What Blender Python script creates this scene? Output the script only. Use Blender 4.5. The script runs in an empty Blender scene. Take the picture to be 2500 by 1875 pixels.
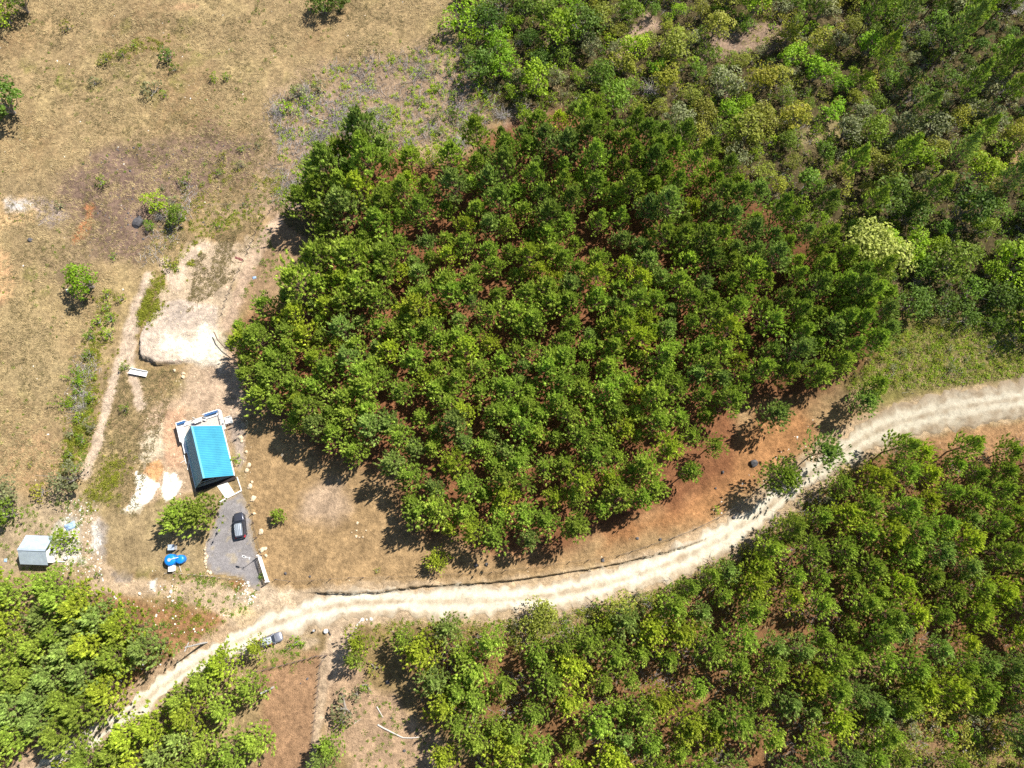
import bpy, bmesh, math, random
import numpy as np
from mathutils import Vector, Matrix, Euler

# ------------------------------------------------------------------ camera, sky, sun, exposure
SC = bpy.context.scene
COL = SC.collection
W_PX, H_PX, F_PX = 2500.0, 1875.0, 1733.0
TILT, CAM_H = math.radians(14.6), 130.0
cam_d = bpy.data.cameras.new("camera"); cam = bpy.data.objects.new("camera", cam_d); COL.objects.link(cam)
cam.location = (0, 0, CAM_H); cam.rotation_euler = (TILT, 0, 0)
cam_d.sensor_width = 36.0; cam_d.lens = 36.0 * F_PX / W_PX
cam_d.clip_start = 1.0; cam_d.clip_end = 6000.0
SC.camera = cam
SUN_AZ, SUN_EL = math.radians(37), math.radians(51)      # azimuth from +X towards +Y
world = bpy.data.worlds.new("World"); SC.world = world; world.use_nodes = True
nt = world.node_tree; bg = nt.nodes["Background"]
sky = nt.nodes.new("ShaderNodeTexSky"); sky.sky_type = 'NISHITA'; sky.sun_disc = False
sky.sun_elevation = SUN_EL; sky.sun_rotation = math.pi / 2 - SUN_AZ
sky.altitude = 300
nt.links.new(sky.outputs[0], bg.inputs[0]); bg.inputs[1].default_value = 0.065
sun_d = bpy.data.lights.new("sun", 'SUN'); sun_d.energy = 4.7; sun_d.angle = math.radians(0.53); sun_d.color = (1.0, 0.955, 0.88)
sun = bpy.data.objects.new("sun", sun_d); COL.objects.link(sun); sun.location = (0, 0, 200)
sdir = Vector((math.cos(SUN_EL) * math.cos(SUN_AZ), math.cos(SUN_EL) * math.sin(SUN_AZ), math.sin(SUN_EL)))
sun.rotation_euler = sdir.to_track_quat('Z', 'Y').to_euler()
SC.view_settings.view_transform = 'Standard'; SC.view_settings.look = 'None'
SC.view_settings.exposure = 0.85; SC.view_settings.gamma = 1.0; SC.view_settings.use_curve_mapping = False
SC.render.engine = 'CYCLES'
SC.cycles.max_bounces = 5; SC.cycles.diffuse_bounces = 3; SC.cycles.transmission_bounces = 2
SC.cycles.use_denoising = False

rng = np.random.default_rng(7); random.seed(7)

# ------------------------------------------------------------------ numeric helpers
def vnoise(x, y, seed=0):
    xi = np.floor(x).astype(np.int64); yi = np.floor(y).astype(np.int64)
    fx = x - xi; fy = y - yi
    fx = fx * fx * (3 - 2 * fx); fy = fy * fy * (3 - 2 * fy)
    def h(a, b):
        n = (a * 374761393 + b * 668265263 + seed * 974634777) & 0x7fffffff
        n = ((n ^ (n >> 13)) * 1274126177) & 0x7fffffff
        return ((n ^ (n >> 16)) & 0xffff) / 65535.0
    return (h(xi, yi) * (1 - fx) + h(xi + 1, yi) * fx) * (1 - fy) + (h(xi, yi + 1) * (1 - fx) + h(xi + 1, yi + 1) * fx) * fy
def fbm(x, y, seed=0, o=4):
    x = np.asarray(x, float); y = np.asarray(y, float)
    s = 0; a = .5; t = 0
    for i in range(o):
        s = s + a * vnoise(x * 2 ** i + 17.3 * i, y * 2 ** i - 9.1 * i, seed + i); t += a; a *= .5
    return s / t * 2 - 1
def sstep(a, b, x):
    t = np.clip((x - a) / (b - a), 0, 1); return t * t * (3 - 2 * t)
def P0(x, y, h=0.0):
    u = x - W_PX / 2; v = y - H_PX / 2; c, s = math.cos(TILT), math.sin(TILT)
    r = (u, -v * c + F_PX * s, -v * s - F_PX * c)
    k = (CAM_H - h) / -r[2]
    return r[0] * k, r[1] * k
def seg_dist(X, Y, pts):
    """distance to a polyline, signed side of the nearest piece, and arc length"""
    best = np.full(X.shape, 1e9); side = np.zeros(X.shape); arc = np.zeros(X.shape); acc = 0
    for (ax, ay), (bx, by) in zip(pts[:-1], pts[1:]):
        dx, dy = bx - ax, by - ay; L2 = dx * dx + dy * dy + 1e-9; L = math.sqrt(L2)
        t = np.clip(((X - ax) * dx + (Y - ay) * dy) / L2, 0, 1)
        d = np.hypot(X - ax - t * dx, Y - ay - t * dy)
        m = d < best
        best = np.where(m, d, best); side = np.where(m, np.sign(dx * (Y - ay) - dy * (X - ax)), side); arc = np.where(m, acc + t * L, arc)
        acc += L
    return best, side, arc
def inside(X, Y, poly):
    r = np.zeros(X.shape, bool); n = len(poly)
    for i in range(n):
        (ax, ay), (bx, by) = poly[i], poly[(i + 1) % n]
        if ay == by: continue
        c = ((ay > Y) != (by > Y)) & (X < (bx - ax) * (Y - ay) / (by - ay) + ax)
        r ^= c
    return r
def sdist(X, Y, poly):
    d, _, _ = seg_dist(X, Y, poly + [poly[0]])
    return np.where(inside(X, Y, poly), d, -d)          # positive inside
# frames in which points were read off the photograph
K = W_PX / 2212.0
def V(pts): return [(x * K, y * K) for x, y in pts]
def Q3(pts): return [(x / 1.7696, 938 + y / 1.7696) for x, y in pts]
def Z(ox, oy, s, pts): return [(ox + x / s, oy + y / s) for x, y in pts]
def G0(pts, h=0): return [P0(x, y, h) for x, y in pts]

# ------------------------------------------------------------------ the lie of the land
bank_line = G0(V([(655, 1279), (700, 1281), (800, 1281), (903, 1267), (1000, 1262), (1106, 1254), (1200, 1240), (1306, 1223), (1380, 1207), (1456, 1188), (1521, 1168), (1570, 1146)]))
BANK_LEN = sum(math.dist(a, b) for a, b in zip(bank_line[:-1], bank_line[1:]))
pad_px = Z(280, 600, 4.365, [(290, 1000), (285, 1120), (300, 1200), (380, 1240), (520, 1265), (700, 1250), (850, 1240), (1000, 1290), (1100, 1290), (1150, 1150), (1085, 900), (1100, 760), (1080, 640), (850, 600), (700, 575), (570, 600), (430, 700), (340, 830)])
pad_poly = G0(pad_px)
padc = P0(*V([(318, 775)])[0])
def g(x, y):
    x = np.asarray(x, float); y = np.asarray(y, float)
    z = 1.6 * (fbm(x / 55.0, y / 55.0, 3, 2)) + (0.22 + .75 * sstep(-8, -30, x) * sstep(48, 62, y)) * fbm(x / 10.0, y / 10.0, 5, 3) + 0.09 * fbm(x / 1.7, y / 1.7, 8, 3)
    x0, x1 = bank_line[0][0] - 3, bank_line[-1][0] + 3
    m = (x > x0) & (x < x1) & (y > -10) & (y < 35)
    if m.any():
        d, s, a = seg_dist(x[m] if x.ndim else x, y[m] if x.ndim else y, bank_line)
        xx = x[m] if x.ndim else x; yy = y[m] if x.ndim else y
        d2 = d * s + 0.22 * fbm(xx / 1.1, yy / 1.1, 21, 3)
        e = 1.25 * sstep(-.10, .10, d2) * (1 - sstep(1.0, 13.0, d)) * sstep(0, 5, a) * sstep(0, 6, BANK_LEN - a)
        e = e * (0.75 + .5 * fbm(xx / 6, yy / 6, 22, 2))
        if x.ndim: z[m] += e
        else: z = z + e
    m = (np.abs(x - padc[0]) < 30) & (np.abs(y - padc[1]) < 30)
    if m.any():
        xx = x[m] if x.ndim else x; yy = y[m] if x.ndim else y
        s = sdist(xx, yy, pad_poly) + .55 * fbm(xx / 1.6, yy / 1.6, 33, 4)
        e = 1.4 * sstep(-.15, .25, s) * np.exp(-(((xx - padc[0]) ** 2 + (yy - padc[1]) ** 2) / 70.0))
        if x.ndim: z[m] += e
        else: z = z + e
    return z
def at(px, py, h=0.0):
    """photo pixel -> point h above the ground"""
    x, y = P0(px, py, h); 
    for _ in range(4): x, y = P0(px, py, float(g(x, y)) + h)
    return Vector((x, y, float(g(x, y))))
def atV(x, y, h=0.0): return at(x * K, y * K, h)
def proj(x, y, z):
    c, s = math.cos(TILT), math.sin(TILT)
    yc = y * c + (z - CAM_H) * s; zc = -y * s + (z - CAM_H) * c
    return W_PX / 2 + F_PX * x / -zc, H_PX / 2 - F_PX * yc / -zc

# ------------------------------------------------------------------ materials
def mat(name, col, rough=.75, var=.25, scale=3.0, island=0.0, objr=0.0, trans=0.0, metal=0.0, bump=0.0, spec=.3, hue=0.03, detail=3, bscale=None):
    m = bpy.data.materials.new(name); m.use_nodes = True; N = m.node_tree.nodes; L = m.node_tree.links
    b = N["Principled BSDF"]; b.inputs["Roughness"].default_value = rough; b.inputs["Metallic"].default_value = metal
    b.inputs["Specular IOR Level"].default_value = spec
    tc = N.new("ShaderNodeTexCoord"); nz = N.new("ShaderNodeTexNoise"); nz.inputs["Scale"].default_value = scale; nz.inputs["Detail"].default_value = detail
    L.new(tc.outputs["Object"], nz.inputs["Vector"])
    hs = N.new("ShaderNodeHueSaturation"); hs.inputs["Color"].default_value = (*col, 1)
    mr = N.new("ShaderNodeMapRange"); mr.inputs["From Min"].default_value = .25; mr.inputs["From Max"].default_value = .75
    mr.inputs["To Min"].default_value = 1 - var; mr.inputs["To Max"].default_value = 1 + var
    L.new(nz.outputs["Fac"], mr.inputs["Value"]); val = mr.outputs[0]
    def mul(a, src, amp):
        r = N.new("ShaderNodeMapRange"); r.inputs["To Min"].default_value = 1 - amp; r.inputs["To Max"].default_value = 1 + amp
        L.new(src, r.inputs["Value"]); q = N.new("ShaderNodeMath"); q.operation = 'MULTIPLY'; L.new(a, q.inputs[0]); L.new(r.outputs[0], q.inputs[1]); return q.outputs[0]
    if island:
        ge = N.new("ShaderNodeNewGeometry"); val = mul(val, ge.outputs["Random Per Island"], island)
    if objr:
        oi = N.new("ShaderNodeObjectInfo"); val = mul(val, oi.outputs["Random"], objr)
        r = N.new("ShaderNodeMapRange"); r.inputs["To Min"].default_value = .5 - hue; r.inputs["To Max"].default_value = .5 + hue
        w = N.new("ShaderNodeMath"); w.operation = 'FRACT'; w2 = N.new("ShaderNodeMath"); w2.operation = 'MULTIPLY'; w2.inputs[1].default_value = 7.31
        L.new(oi.outputs["Random"], w2.inputs[0]); L.new(w2.outputs[0], w.inputs[0]); L.new(w.outputs[0], r.inputs["Value"]); L.new(r.outputs[0], hs.inputs["Hue"])
    L.new(val, hs.inputs["Value"]); L.new(hs.outputs[0], b.inputs["Base Color"])
    if trans:
        tr = N.new("ShaderNodeBsdfTranslucent"); mx = N.new("ShaderNodeMixShader"); mx.inputs[0].default_value = trans
        t2 = N.new("ShaderNodeMixRGB"); t2.blend_type = 'MULTIPLY'; t2.inputs[0].default_value = 1; t2.inputs[2].default_value = (1.25, 1.35, .6, 1)
        L.new(hs.outputs[0], t2.inputs[1]); L.new(t2.outputs[0], tr.inputs[0])
        L.new(b.outputs[0], mx.inputs[1]); L.new(tr.outputs[0], mx.inputs[2]); L.new(mx.outputs[0], N["Material Output"].inputs[0])
    if bump:
        n2 = N.new("ShaderNodeTexNoise"); n2.inputs["Scale"].default_value = bscale or scale * 4; n2.inputs["Detail"].default_value = 4
        L.new(tc.outputs["Object"], n2.inputs["Vector"])
        bp = N.new("ShaderNodeBump"); bp.inputs["Strength"].default_value = bump; bp.inputs["Distance"].default_value = .05
        L.new(n2.outputs["Fac"], bp.inputs["Height"]); L.new(bp.outputs[0], b.inputs["Normal"])
    return m
def earth(name, fine=.22, mid=.22, bump=.5, straw=0.0, pits=0.0):
    """ground material: colour of the soil or turf from the mesh, grain from noise"""
    m = bpy.data.materials.new(name); m.use_nodes = True; N = m.node_tree.nodes; L = m.node_tree.links
    b = N["Principled BSDF"]; b.inputs["Roughness"].default_value = .95; b.inputs["Specular IOR Level"].default_value = .1
    at_ = N.new("ShaderNodeAttribute"); at_.attribute_name = "Col"; tc = N.new("ShaderNodeTexCoord")
    val = None; heights = []
    for sc_, amp, det in ((.35, mid * .6, 3), (1.3, mid, 4), (6.0, fine, 5)):
        nz = N.new("ShaderNodeTexNoise"); nz.inputs["Scale"].default_value = sc_; nz.inputs["Detail"].default_value = det; nz.inputs["Roughness"].default_value = .65
        L.new(tc.outputs["Object"], nz.inputs["Vector"])
        r = N.new("ShaderNodeMapRange"); r.inputs["From Min"].default_value = .3; r.inputs["From Max"].default_value = .7
        r.inputs["To Min"].default_value = 1 - amp; r.inputs["To Max"].default_value = 1 + amp; L.new(nz.outputs["Fac"], r.inputs["Value"])
        heights.append(nz.outputs["Fac"])
        if val is None: val = r.outputs[0]
        else:
            q = N.new("ShaderNodeMath"); q.operation = 'MULTIPLY'; L.new(val, q.inputs[0]); L.new(r.outputs[0], q.inputs[1]); val = q.outputs[0]
    mx = N.new("ShaderNodeVectorMath"); mx.operation = 'SCALE'; L.new(at_.outputs["Color"], mx.inputs[0]); L.new(val, mx.inputs["Scale"])
    L.new(mx.outputs[0], b.inputs["Base Color"])
    ad = N.new("ShaderNodeMath"); ad.operation = 'ADD'; L.new(heights[1], ad.inputs[0]); L.new(heights[2], ad.inputs[1])
    bp = N.new("ShaderNodeBump"); bp.inputs["Strength"].default_value = bump; bp.inputs["Distance"].default_value = .25
    L.new(ad.outputs[0], bp.inputs["Height"]); L.new(bp.outputs[0], b.inputs["Normal"])
    return m
M = {}
M['earth'] = earth('dry_turf_and_soil', .34, .34, .9); M['road'] = earth('limestone_road', .16, .12, .5); M['gravel'] = earth('grey_gravel', .3, .15, .6)
greens = {                      # leaf colours of the plants themselves
    'pine': (.335, .435, .062), 'pine_yellow': (.42, .49, .05), 'pine_blue': (.30, .395, .095), 'pine_dark': (.24, .325, .055),
    'bright': (.235, .36, .018), 'mid': (.165, .25, .026), 'olive': (.26, .275, .040), 'dark': (.10, .165, .022),
    'yellow': (.28, .285, .03), 'dusty': (.23, .24, .11), 'flower': (.37, .38, .085), 'lime': (.25, .36, .015), 'rust': (.24, .12, .03)}
for k, c in greens.items():
    M[k] = mat('needles_' + k if 'pine' in k else 'leaves_' + k, c, .6, .3, .9, island=.4, objr=.20, trans=.32, spec=.25, hue=.008 if 'pine' in k else .015)
M['core'] = mat('needle_mass', (.03, .06, .01), .8, .2, 1)
M['bark'] = mat('pine_bark', (.13, .085, .06), .9, .3, 4); M['bark_grey'] = mat('grey_bark', (.27, .24, .21), .9, .25, 4)
M['dead'] = mat('dead_twigs', (.40, .365, .345), .9, .25, 2, island=.35, objr=.15, hue=.01)
M['straw'] = mat('dry_straw', (.43, .325, .165), .9, .25, .4, island=.35, hue=.01)
M['straw_brown'] = mat('brown_straw', (.19, .15, .065), .9, .25, .4, island=.35, hue=.01)
M['rock_pale'] = mat('pale_rock', (.62, .49, .33), .9, .25, 2.5, bump=.6); M['rock_white'] = mat('white_rock', (.80, .76, .66), .9, .15, 3, bump=.5)
M['rock_dark'] = mat('dark_rock', (.10, .095, .10), .85, .35, 2.5, bump=.6); M['rock_red'] = mat('red_rock', (.42, .2, .1), .9, .25, 3, bump=.5)

# ------------------------------------------------------------------ mesh + object helpers
def mesh_np(name, verts, faces, mats, fm=None, smooth=False):
    """verts (n,3); faces: list of (k,m) int arrays"""
    me = bpy.data.meshes.new(name)
    verts = np.asarray(verts, np.float32); me.vertices.add(len(verts)); me.vertices.foreach_set("co", verts.ravel())
    lv = np.concatenate([f.ravel() for f in faces]); tot = np.concatenate([np.full(len(f), f.shape[1]) for f in faces])
    st = np.concatenate([[0], np.cumsum(tot)[:-1]])
    me.loops.add(len(lv)); me.loops.foreach_set("vertex_index", lv.astype(np.int32))
    me.polygons.add(len(tot)); me.polygons.foreach_set("loop_start", st.astype(np.int32)); me.polygons.foreach_set("loop_total", tot.astype(np.int32))
    if fm is not None: me.polygons.foreach_set("material_index", np.asarray(fm, np.int32))
    me.polygons.foreach_set("use_smooth", np.full(len(tot), smooth))
    for m in mats: me.materials.append(m)
    me.update(calc_edges=True); me.validate()
    return me
def tag(o, label=None, cat=None, group=None, kind=None):
    if label: o["label"] = label
    if cat: o["category"] = cat
    if group: o["group"] = group
    if kind: o["kind"] = kind
    return o
def link(name, data, parent=None, loc=(0, 0, 0), rot=(0, 0, 0), scale=1.0):
    o = bpy.data.objects.new(name, data); COL.objects.link(o); o.parent = parent
    o.location = loc; o.rotation_euler = rot; o.scale = (scale,) * 3 if np.isscalar(scale) else scale
    return o
def empty(name, loc, rz=0, scale=1.0):
    o = link(name, None, None, loc, (0, 0, rz), scale); o.empty_display_size = .5; return o
class MB:
    """collects simple solids into one mesh"""
    def __init__(s): s.v = []; s.q = []; s.t = []; s.n = 0; s.xtra = []
    def add(s, v, q=None, t=None, other=None):
        v = np.asarray(v, float).reshape(-1, 3); s.v.append(v)
        if q is not None and len(q): s.q.append(np.asarray(q, int).reshape(-1, 4) + s.n)
        if t is not None and len(t): s.t.append(np.asarray(t, int).reshape(-1, 3) + s.n)
        if other is not None:
            for f in other: s.xtra.append(np.asarray([f], int) + s.n)
        s.n += len(v); return s
    def box(s, c, d, rz=0, rx=0, ry=0, taper=1.0):
        x, y, z = d[0] / 2, d[1] / 2, d[2] / 2
        p = np.array([(i * x * (taper if k > 0 else 1), j * y * (taper if k > 0 else 1), k * z) for k in (-1, 1) for j in (-1, 1) for i in (-1, 1)])
        R = np.array(Euler((rx, ry, rz)).to_matrix()); p = p @ R.T + np.array(c)
        return s.add(p, [(0, 2, 3, 1), (4, 5, 7, 6), (0, 1, 5, 4), (2, 6, 7, 3), (0, 4, 6, 2), (1, 3, 7, 5)])
    def tube(s, pts, r, n=6, cap=True):
        pts = np.asarray(pts, float); r = np.full(len(pts), r) if np.isscalar(r) else np.asarray(r, float)
        d = np.gradient(pts, axis=0) if len(pts) > 1 else None; d /= np.linalg.norm(d, axis=1)[:, None] + 1e-9
        up = np.array([0, 0, 1.0]) if abs(d[0][2]) < .9 else np.array([1.0, 0, 0])
        a = np.cross(d, up); a /= np.linalg.norm(a, axis=1)[:, None] + 1e-9; b = np.cross(d, a)
        an = np.linspace(0, 2 * np.pi, n, endpoint=False)
        v = (pts[:, None] + r[:, None, None] * (a[:, None] * np.cos(an)[None, :, None] + b[:, None] * np.sin(an)[None, :, None])).reshape(-1, 3)
        k = len(pts); q = [(i * n + j, i * n + (j + 1) % n, (i + 1) * n + (j + 1) % n, (i + 1) * n + j) for i in range(k - 1) for j in range(n)]
        return s.add(v, q, other=[list(range(n))[::-1], list(range((k - 1) * n, k * n))] if cap else None)
    def rings(s, R, cap=True):
        R = np.asarray(R, float); k, n = R.shape[:2]
        q = [(i * n + j, i * n + (j + 1) % n, (i + 1) * n + (j + 1) % n, (i + 1) * n + j) for i in range(k - 1) for j in range(n)]
        return s.add(R.reshape(-1, 3), q, other=[list(range(n))[::-1], list(range((k - 1) * n, k * n))] if cap else None)
    def disc(s, c, r, h, n=20, r2=None):
        return s.tube([(c[0], c[1], c[2]), (c[0], c[1], c[2] + h)], [r, r2 if r2 is not None else r], n)
    def faces(s):
        f = []
        if s.q: f.append(np.concatenate(s.q))
        if s.t: f.append(np.concatenate(s.t))
        return f + s.xtra
    def mesh(s, name, m, smooth=False):
        return mesh_np(name, np.concatenate(s.v), s.faces(), m if isinstance(m, list) else [m], smooth=smooth)
    def build(s, name, m, parent=None, smooth=False, bevel=0, **kw):
        o = link(name, s.mesh(name, m, smooth), parent, **kw)
        if bevel:
            b = o.modifiers.new('bevel', 'BEVEL'); b.width = bevel; b.segments = 2; b.limit_method = 'ANGLE'
        return o

# ------------------------------------------------------------------ the ground
def axis(lo, hi, step, far):
    c = list(np.arange(lo, hi + step / 2, step)); s = step
    a = [lo]; 
    while a[-1] > -far: s *= 1.25; a.append(a[-1] - s)
    b = [hi]; s = step
    while b[-1] < far: s *= 1.25; b.append(b[-1] + s)
    return np.array(a[::-1][:-1] + c + b[1:])
ax_, ay_ = axis(-118, 118, .3, 1500), axis(-36, 126, .3, 1500)
ay_ = np.unique(np.concatenate([ay_, np.arange(-8, 11, .1)]).round(4))      # finer rows across the road bank
GX, GY = np.meshgrid(ax_, ay_); gx, gy = GX.ravel(), GY.ravel()
gz = g(gx, gy)
straw = np.array((.41, .305, .165))
C = np.ones((len(gx), 3)) * straw
n1 = fbm(gx / 14, gy / 14, 40, 4); n2 = fbm(gx / 4, gy / 4, 41, 4); n3 = fbm(gx / 1.2, gy / 1.2, 42, 3)
n4 = fbm(gx / 30, gy / 30, 43, 3)
def blend(mask, col, k=1.0):
    global C
    mask = (np.clip(mask, 0, 1) * k)[:, None]; C = C * (1 - mask) + np.asarray(col) * mask
def zone(px, col, soft=1.0, jag=1.2, js=3.0, k=1.0, seed=50, poly=None):
    poly = poly or G0(px); xs = [p[0] for p in poly]; ys = [p[1] for p in poly]
    m = (gx > min(xs) - 6) & (gx < max(xs) + 6) & (gy > min(ys) - 6) & (gy < max(ys) + 6)
    X, Y = gx[m], gy[m]; s = sdist(X, Y, poly) + jag * fbm(X / js, Y / js, seed, 4)
    mk = np.zeros(len(gx)); mk[m] = sstep(-soft, soft, s); blend(mk, col, k); return mk
def ribbon(px, w, col, soft=.4, jag=.35, k=1.0, seed=60):
    pts = G0(px); xs = [p[0] for p in pts]; ys = [p[1] for p in pts]
    m = (gx > min(xs) - 6) & (gx < max(xs) + 6) & (gy > min(ys) - 6) & (gy < max(ys) + 6)
    X, Y = gx[m], gy[m]; d, _, _ = seg_dist(X, Y, pts); s = w / 2 - d + jag * fbm(X / 1.2, Y / 1.2, seed, 4)
    mk = np.zeros(len(gx)); mk[m] = sstep(-soft, soft, s); blend(mk, col, k); return mk
# pasture: straw with browner and greener drifts
blend(sstep(.05, .5, n1), (.34, .235, .125), .8); blend(sstep(.1, .5, fbm(gx / 7 + 5, gy / 7, 44, 4)), (.53, .41, .21), .6)
blend(sstep(.15, .5, n2) * sstep(-.1, .4, fbm(gx / 20, gy / 20, 45, 3)), (.24, .22, .075), .7)
blend(sstep(.25, .55, n3), (.20, .155, .075), .5)
zone(V([(120, 400), (200, 330), (330, 300), (420, 280), (560, 290), (560, 360), (480, 400), (380, 430), (330, 500), (300, 560), (200, 560), (150, 600), (110, 500)]), (.25, .175, .135), 3, 4, 7, .95)
zone(V([(0, 380), (120, 400), (200, 540), (170, 590), (60, 560), (0, 500)]), (.33, .25, .14), 3, 3, 5, .8)
zone(V([(0, 425), (60, 420), (110, 430), (70, 480), (0, 500)]), (.68, .47, .25), 1, 1.6, 2.5, .9, 51)
zone(V([(10, 432), (60, 428), (85, 445), (60, 460), (20, 458)]), (.66, .62, .58), .8, .8, 2, .9, 52)
zone(V([(75, 425), (120, 430), (150, 470), (110, 495), (80, 470)]), (.43, .35, .31), .8, 1, 2, .8, 53)
zone(V([(0, 520), (30, 560), (38, 600), (20, 650), (0, 660)]), (.72, .46, .25), 1.2, 1.8, 3, .9, 54)
zone(V([(185, 440), (200, 440), (205, 480), (190, 515), (160, 530), (165, 490), (180, 480)]), (.52, .24, .11), .5, 1.0, 1.2, .95, 55)
zone(V([(355, 15), (390, 5), (430, 12), (400, 25)]), (.6, .38, .22), .6, 1, 2, .6, 56)
zone(V([(0, 960), (90, 920), (140, 960), (130, 1040), (60, 1060), (0, 1040)]), (.47, .31, .17), 2, 2, 4, .7, 57)
zone(V([(0, 680), (110, 700), (160, 800), (100, 860), (0, 860)]), (.47, .37, .20), 3, 2, 5, .7, 58)
# brushwood slope
zone(V([(570, 190), (700, 130), (880, 100), (960, 60), (1010, 120), (1060, 250), (1000, 330), (860, 320), (720, 370), (650, 430), (560, 420), (560, 330)]), (.39, .285, .195), 3, 3, 5, .9, 59)
# thicket floor
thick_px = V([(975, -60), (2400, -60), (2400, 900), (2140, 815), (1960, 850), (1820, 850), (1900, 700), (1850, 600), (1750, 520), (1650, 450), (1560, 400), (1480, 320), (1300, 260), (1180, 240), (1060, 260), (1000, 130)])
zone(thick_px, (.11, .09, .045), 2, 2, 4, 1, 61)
for pl, c in (([(1320, 130), (1360, 60), (1400, 30), (1430, 60), (1370, 110), (1335, 150)], (.50, .36, .27)), ([(1500, 90), (1600, 60), (1700, 50), (1680, 110), (1560, 130), (1500, 140)], (.36, .26, .19)),
              ([(1100, 220), (1180, 240), (1160, 300), (1090, 290)], (.4, .31, .23)), ([(1700, 300), (1800, 240), (1830, 290), (1740, 330)], (.33, .27, .14)),
              ([(2180, 320), (2212, 300), (2212, 360), (2190, 370)], (.55, .36, .2))): zone(V(pl), c, 1, 1.6, 2.5, .9, 62)
zone(V([(1830, 830), (1900, 730), (1980, 690), (2120, 680), (2400, 690), (2400, 830), (2140, 822), (2000, 850), (1900, 880)]), (.24, .215, .075), 2, 1.5, 3, 1, 63)
# pine floors
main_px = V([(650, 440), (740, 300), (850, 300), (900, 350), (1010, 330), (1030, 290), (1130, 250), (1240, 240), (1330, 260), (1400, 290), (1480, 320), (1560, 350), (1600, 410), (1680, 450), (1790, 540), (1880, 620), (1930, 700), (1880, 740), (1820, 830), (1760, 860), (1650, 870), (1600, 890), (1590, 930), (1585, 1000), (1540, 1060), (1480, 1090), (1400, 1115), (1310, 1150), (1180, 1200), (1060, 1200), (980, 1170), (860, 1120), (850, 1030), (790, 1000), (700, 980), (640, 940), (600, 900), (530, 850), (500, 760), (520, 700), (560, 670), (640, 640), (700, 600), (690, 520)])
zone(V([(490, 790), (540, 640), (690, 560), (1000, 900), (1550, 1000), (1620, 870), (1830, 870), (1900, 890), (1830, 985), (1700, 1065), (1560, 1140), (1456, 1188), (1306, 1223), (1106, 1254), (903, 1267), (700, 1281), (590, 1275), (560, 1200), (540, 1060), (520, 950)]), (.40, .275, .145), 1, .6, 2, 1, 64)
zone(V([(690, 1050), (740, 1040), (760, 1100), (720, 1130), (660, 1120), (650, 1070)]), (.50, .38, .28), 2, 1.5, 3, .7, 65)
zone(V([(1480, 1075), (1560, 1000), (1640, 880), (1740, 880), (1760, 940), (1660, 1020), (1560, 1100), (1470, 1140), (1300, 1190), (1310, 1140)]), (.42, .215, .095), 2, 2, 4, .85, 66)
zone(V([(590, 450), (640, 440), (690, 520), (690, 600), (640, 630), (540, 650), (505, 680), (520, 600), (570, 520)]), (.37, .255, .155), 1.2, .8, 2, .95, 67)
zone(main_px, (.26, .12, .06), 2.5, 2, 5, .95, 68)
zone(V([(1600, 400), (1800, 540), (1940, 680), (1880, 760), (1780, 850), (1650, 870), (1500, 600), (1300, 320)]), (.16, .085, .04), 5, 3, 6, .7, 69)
lower_px = V([(860, 1390), (960, 1360), (1060, 1380), (1200, 1390), (1330, 1330), (1420, 1310), (1480, 1240), (1560, 1190), (1620, 1180), (1700, 1130), (1760, 1060), (1830, 1010), (1900, 975), (2000, 945), (2130, 955), (2400, 930), (2400, 1800), (900, 1800), (1020, 1620), (930, 1560), (900, 1450)])
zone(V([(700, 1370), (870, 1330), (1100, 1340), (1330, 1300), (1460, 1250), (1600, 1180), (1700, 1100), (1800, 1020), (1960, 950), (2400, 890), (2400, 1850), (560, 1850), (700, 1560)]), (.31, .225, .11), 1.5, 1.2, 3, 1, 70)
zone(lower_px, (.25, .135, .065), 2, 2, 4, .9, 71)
zone(V([(1990, 950), (2130, 920), (2400, 890), (2400, 950), (2140, 1000), (2100, 985), (2040, 975)]), (.42, .25, .13), 1, 1, 2, .8, 72)
zone(V([(1800, 1430), (1900, 1420), (1960, 1480), (2000, 1600), (2400, 1600), (2400, 1850), (1850, 1850), (1840, 1560)]), (.29, .20, .11), 2, 2, 4, .8, 73)
# bottom left
zone(V([(190, 1270), (240, 1290), (540, 1330), (570, 1370), (450, 1430), (330, 1500), (220, 1580), (60, 1700), (-60, 1700), (-60, 1620), (180, 1580), (300, 1420)]), (.36, .205, .105), 1.5, 1, 2, 1, 74)
zone(V([(560, 1440), (640, 1415), (700, 1415), (695, 1600), (650, 1850), (560, 1850), (560, 1600)]), (.40, .25, .145), 1.2, 1.6, 2.5, 1, 75)
zone(V([(700, 1430), (760, 1400), (800, 1480), (850, 1500), (900, 1560), (960, 1600), (940, 1700), (940, 1850), (740, 1850), (760, 1640), (700, 1600)]), (.50, .35, .23), 1, 1, 2, .9, 76)
ribbon(V([(705, 1415), (695, 1500), (685, 1600), (672, 1700)]), 1.6, (.55, .42, .29), .4, .4, .9)
zone(V([(712, 1345), (780, 1335), (765, 1400), (740, 1440), (715, 1480), (705, 1410)]), (.62, .47, .33), .6, .6, 2, .95, 77)
zone(Z(600, 1440, 5.53, [(760, 620), (960, 640), (990, 700), (900, 760), (780, 800), (720, 760)]), (.6, .47, .33), .5, .5, 1, .7, 77)
zone(V([(60, 1230), (0, 1250), (-60, 1260), (-60, 1060), (60, 1080), (160, 1060), (215, 1090), (215, 1240), (130, 1240)]), (.46, .36, .24), 2, 1.5, 2.5, .9, 78)
zone(Z(0, 1240, 7.373, [(930, 560), (1070, 250), (1350, 140), (1500, 250), (1520, 480), (1500, 900), (1650, 980), (1400, 1010), (1130, 1000), (900, 980)]), (.68, .62, .52), .5, .8, 1.2, .9, 79)
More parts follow.
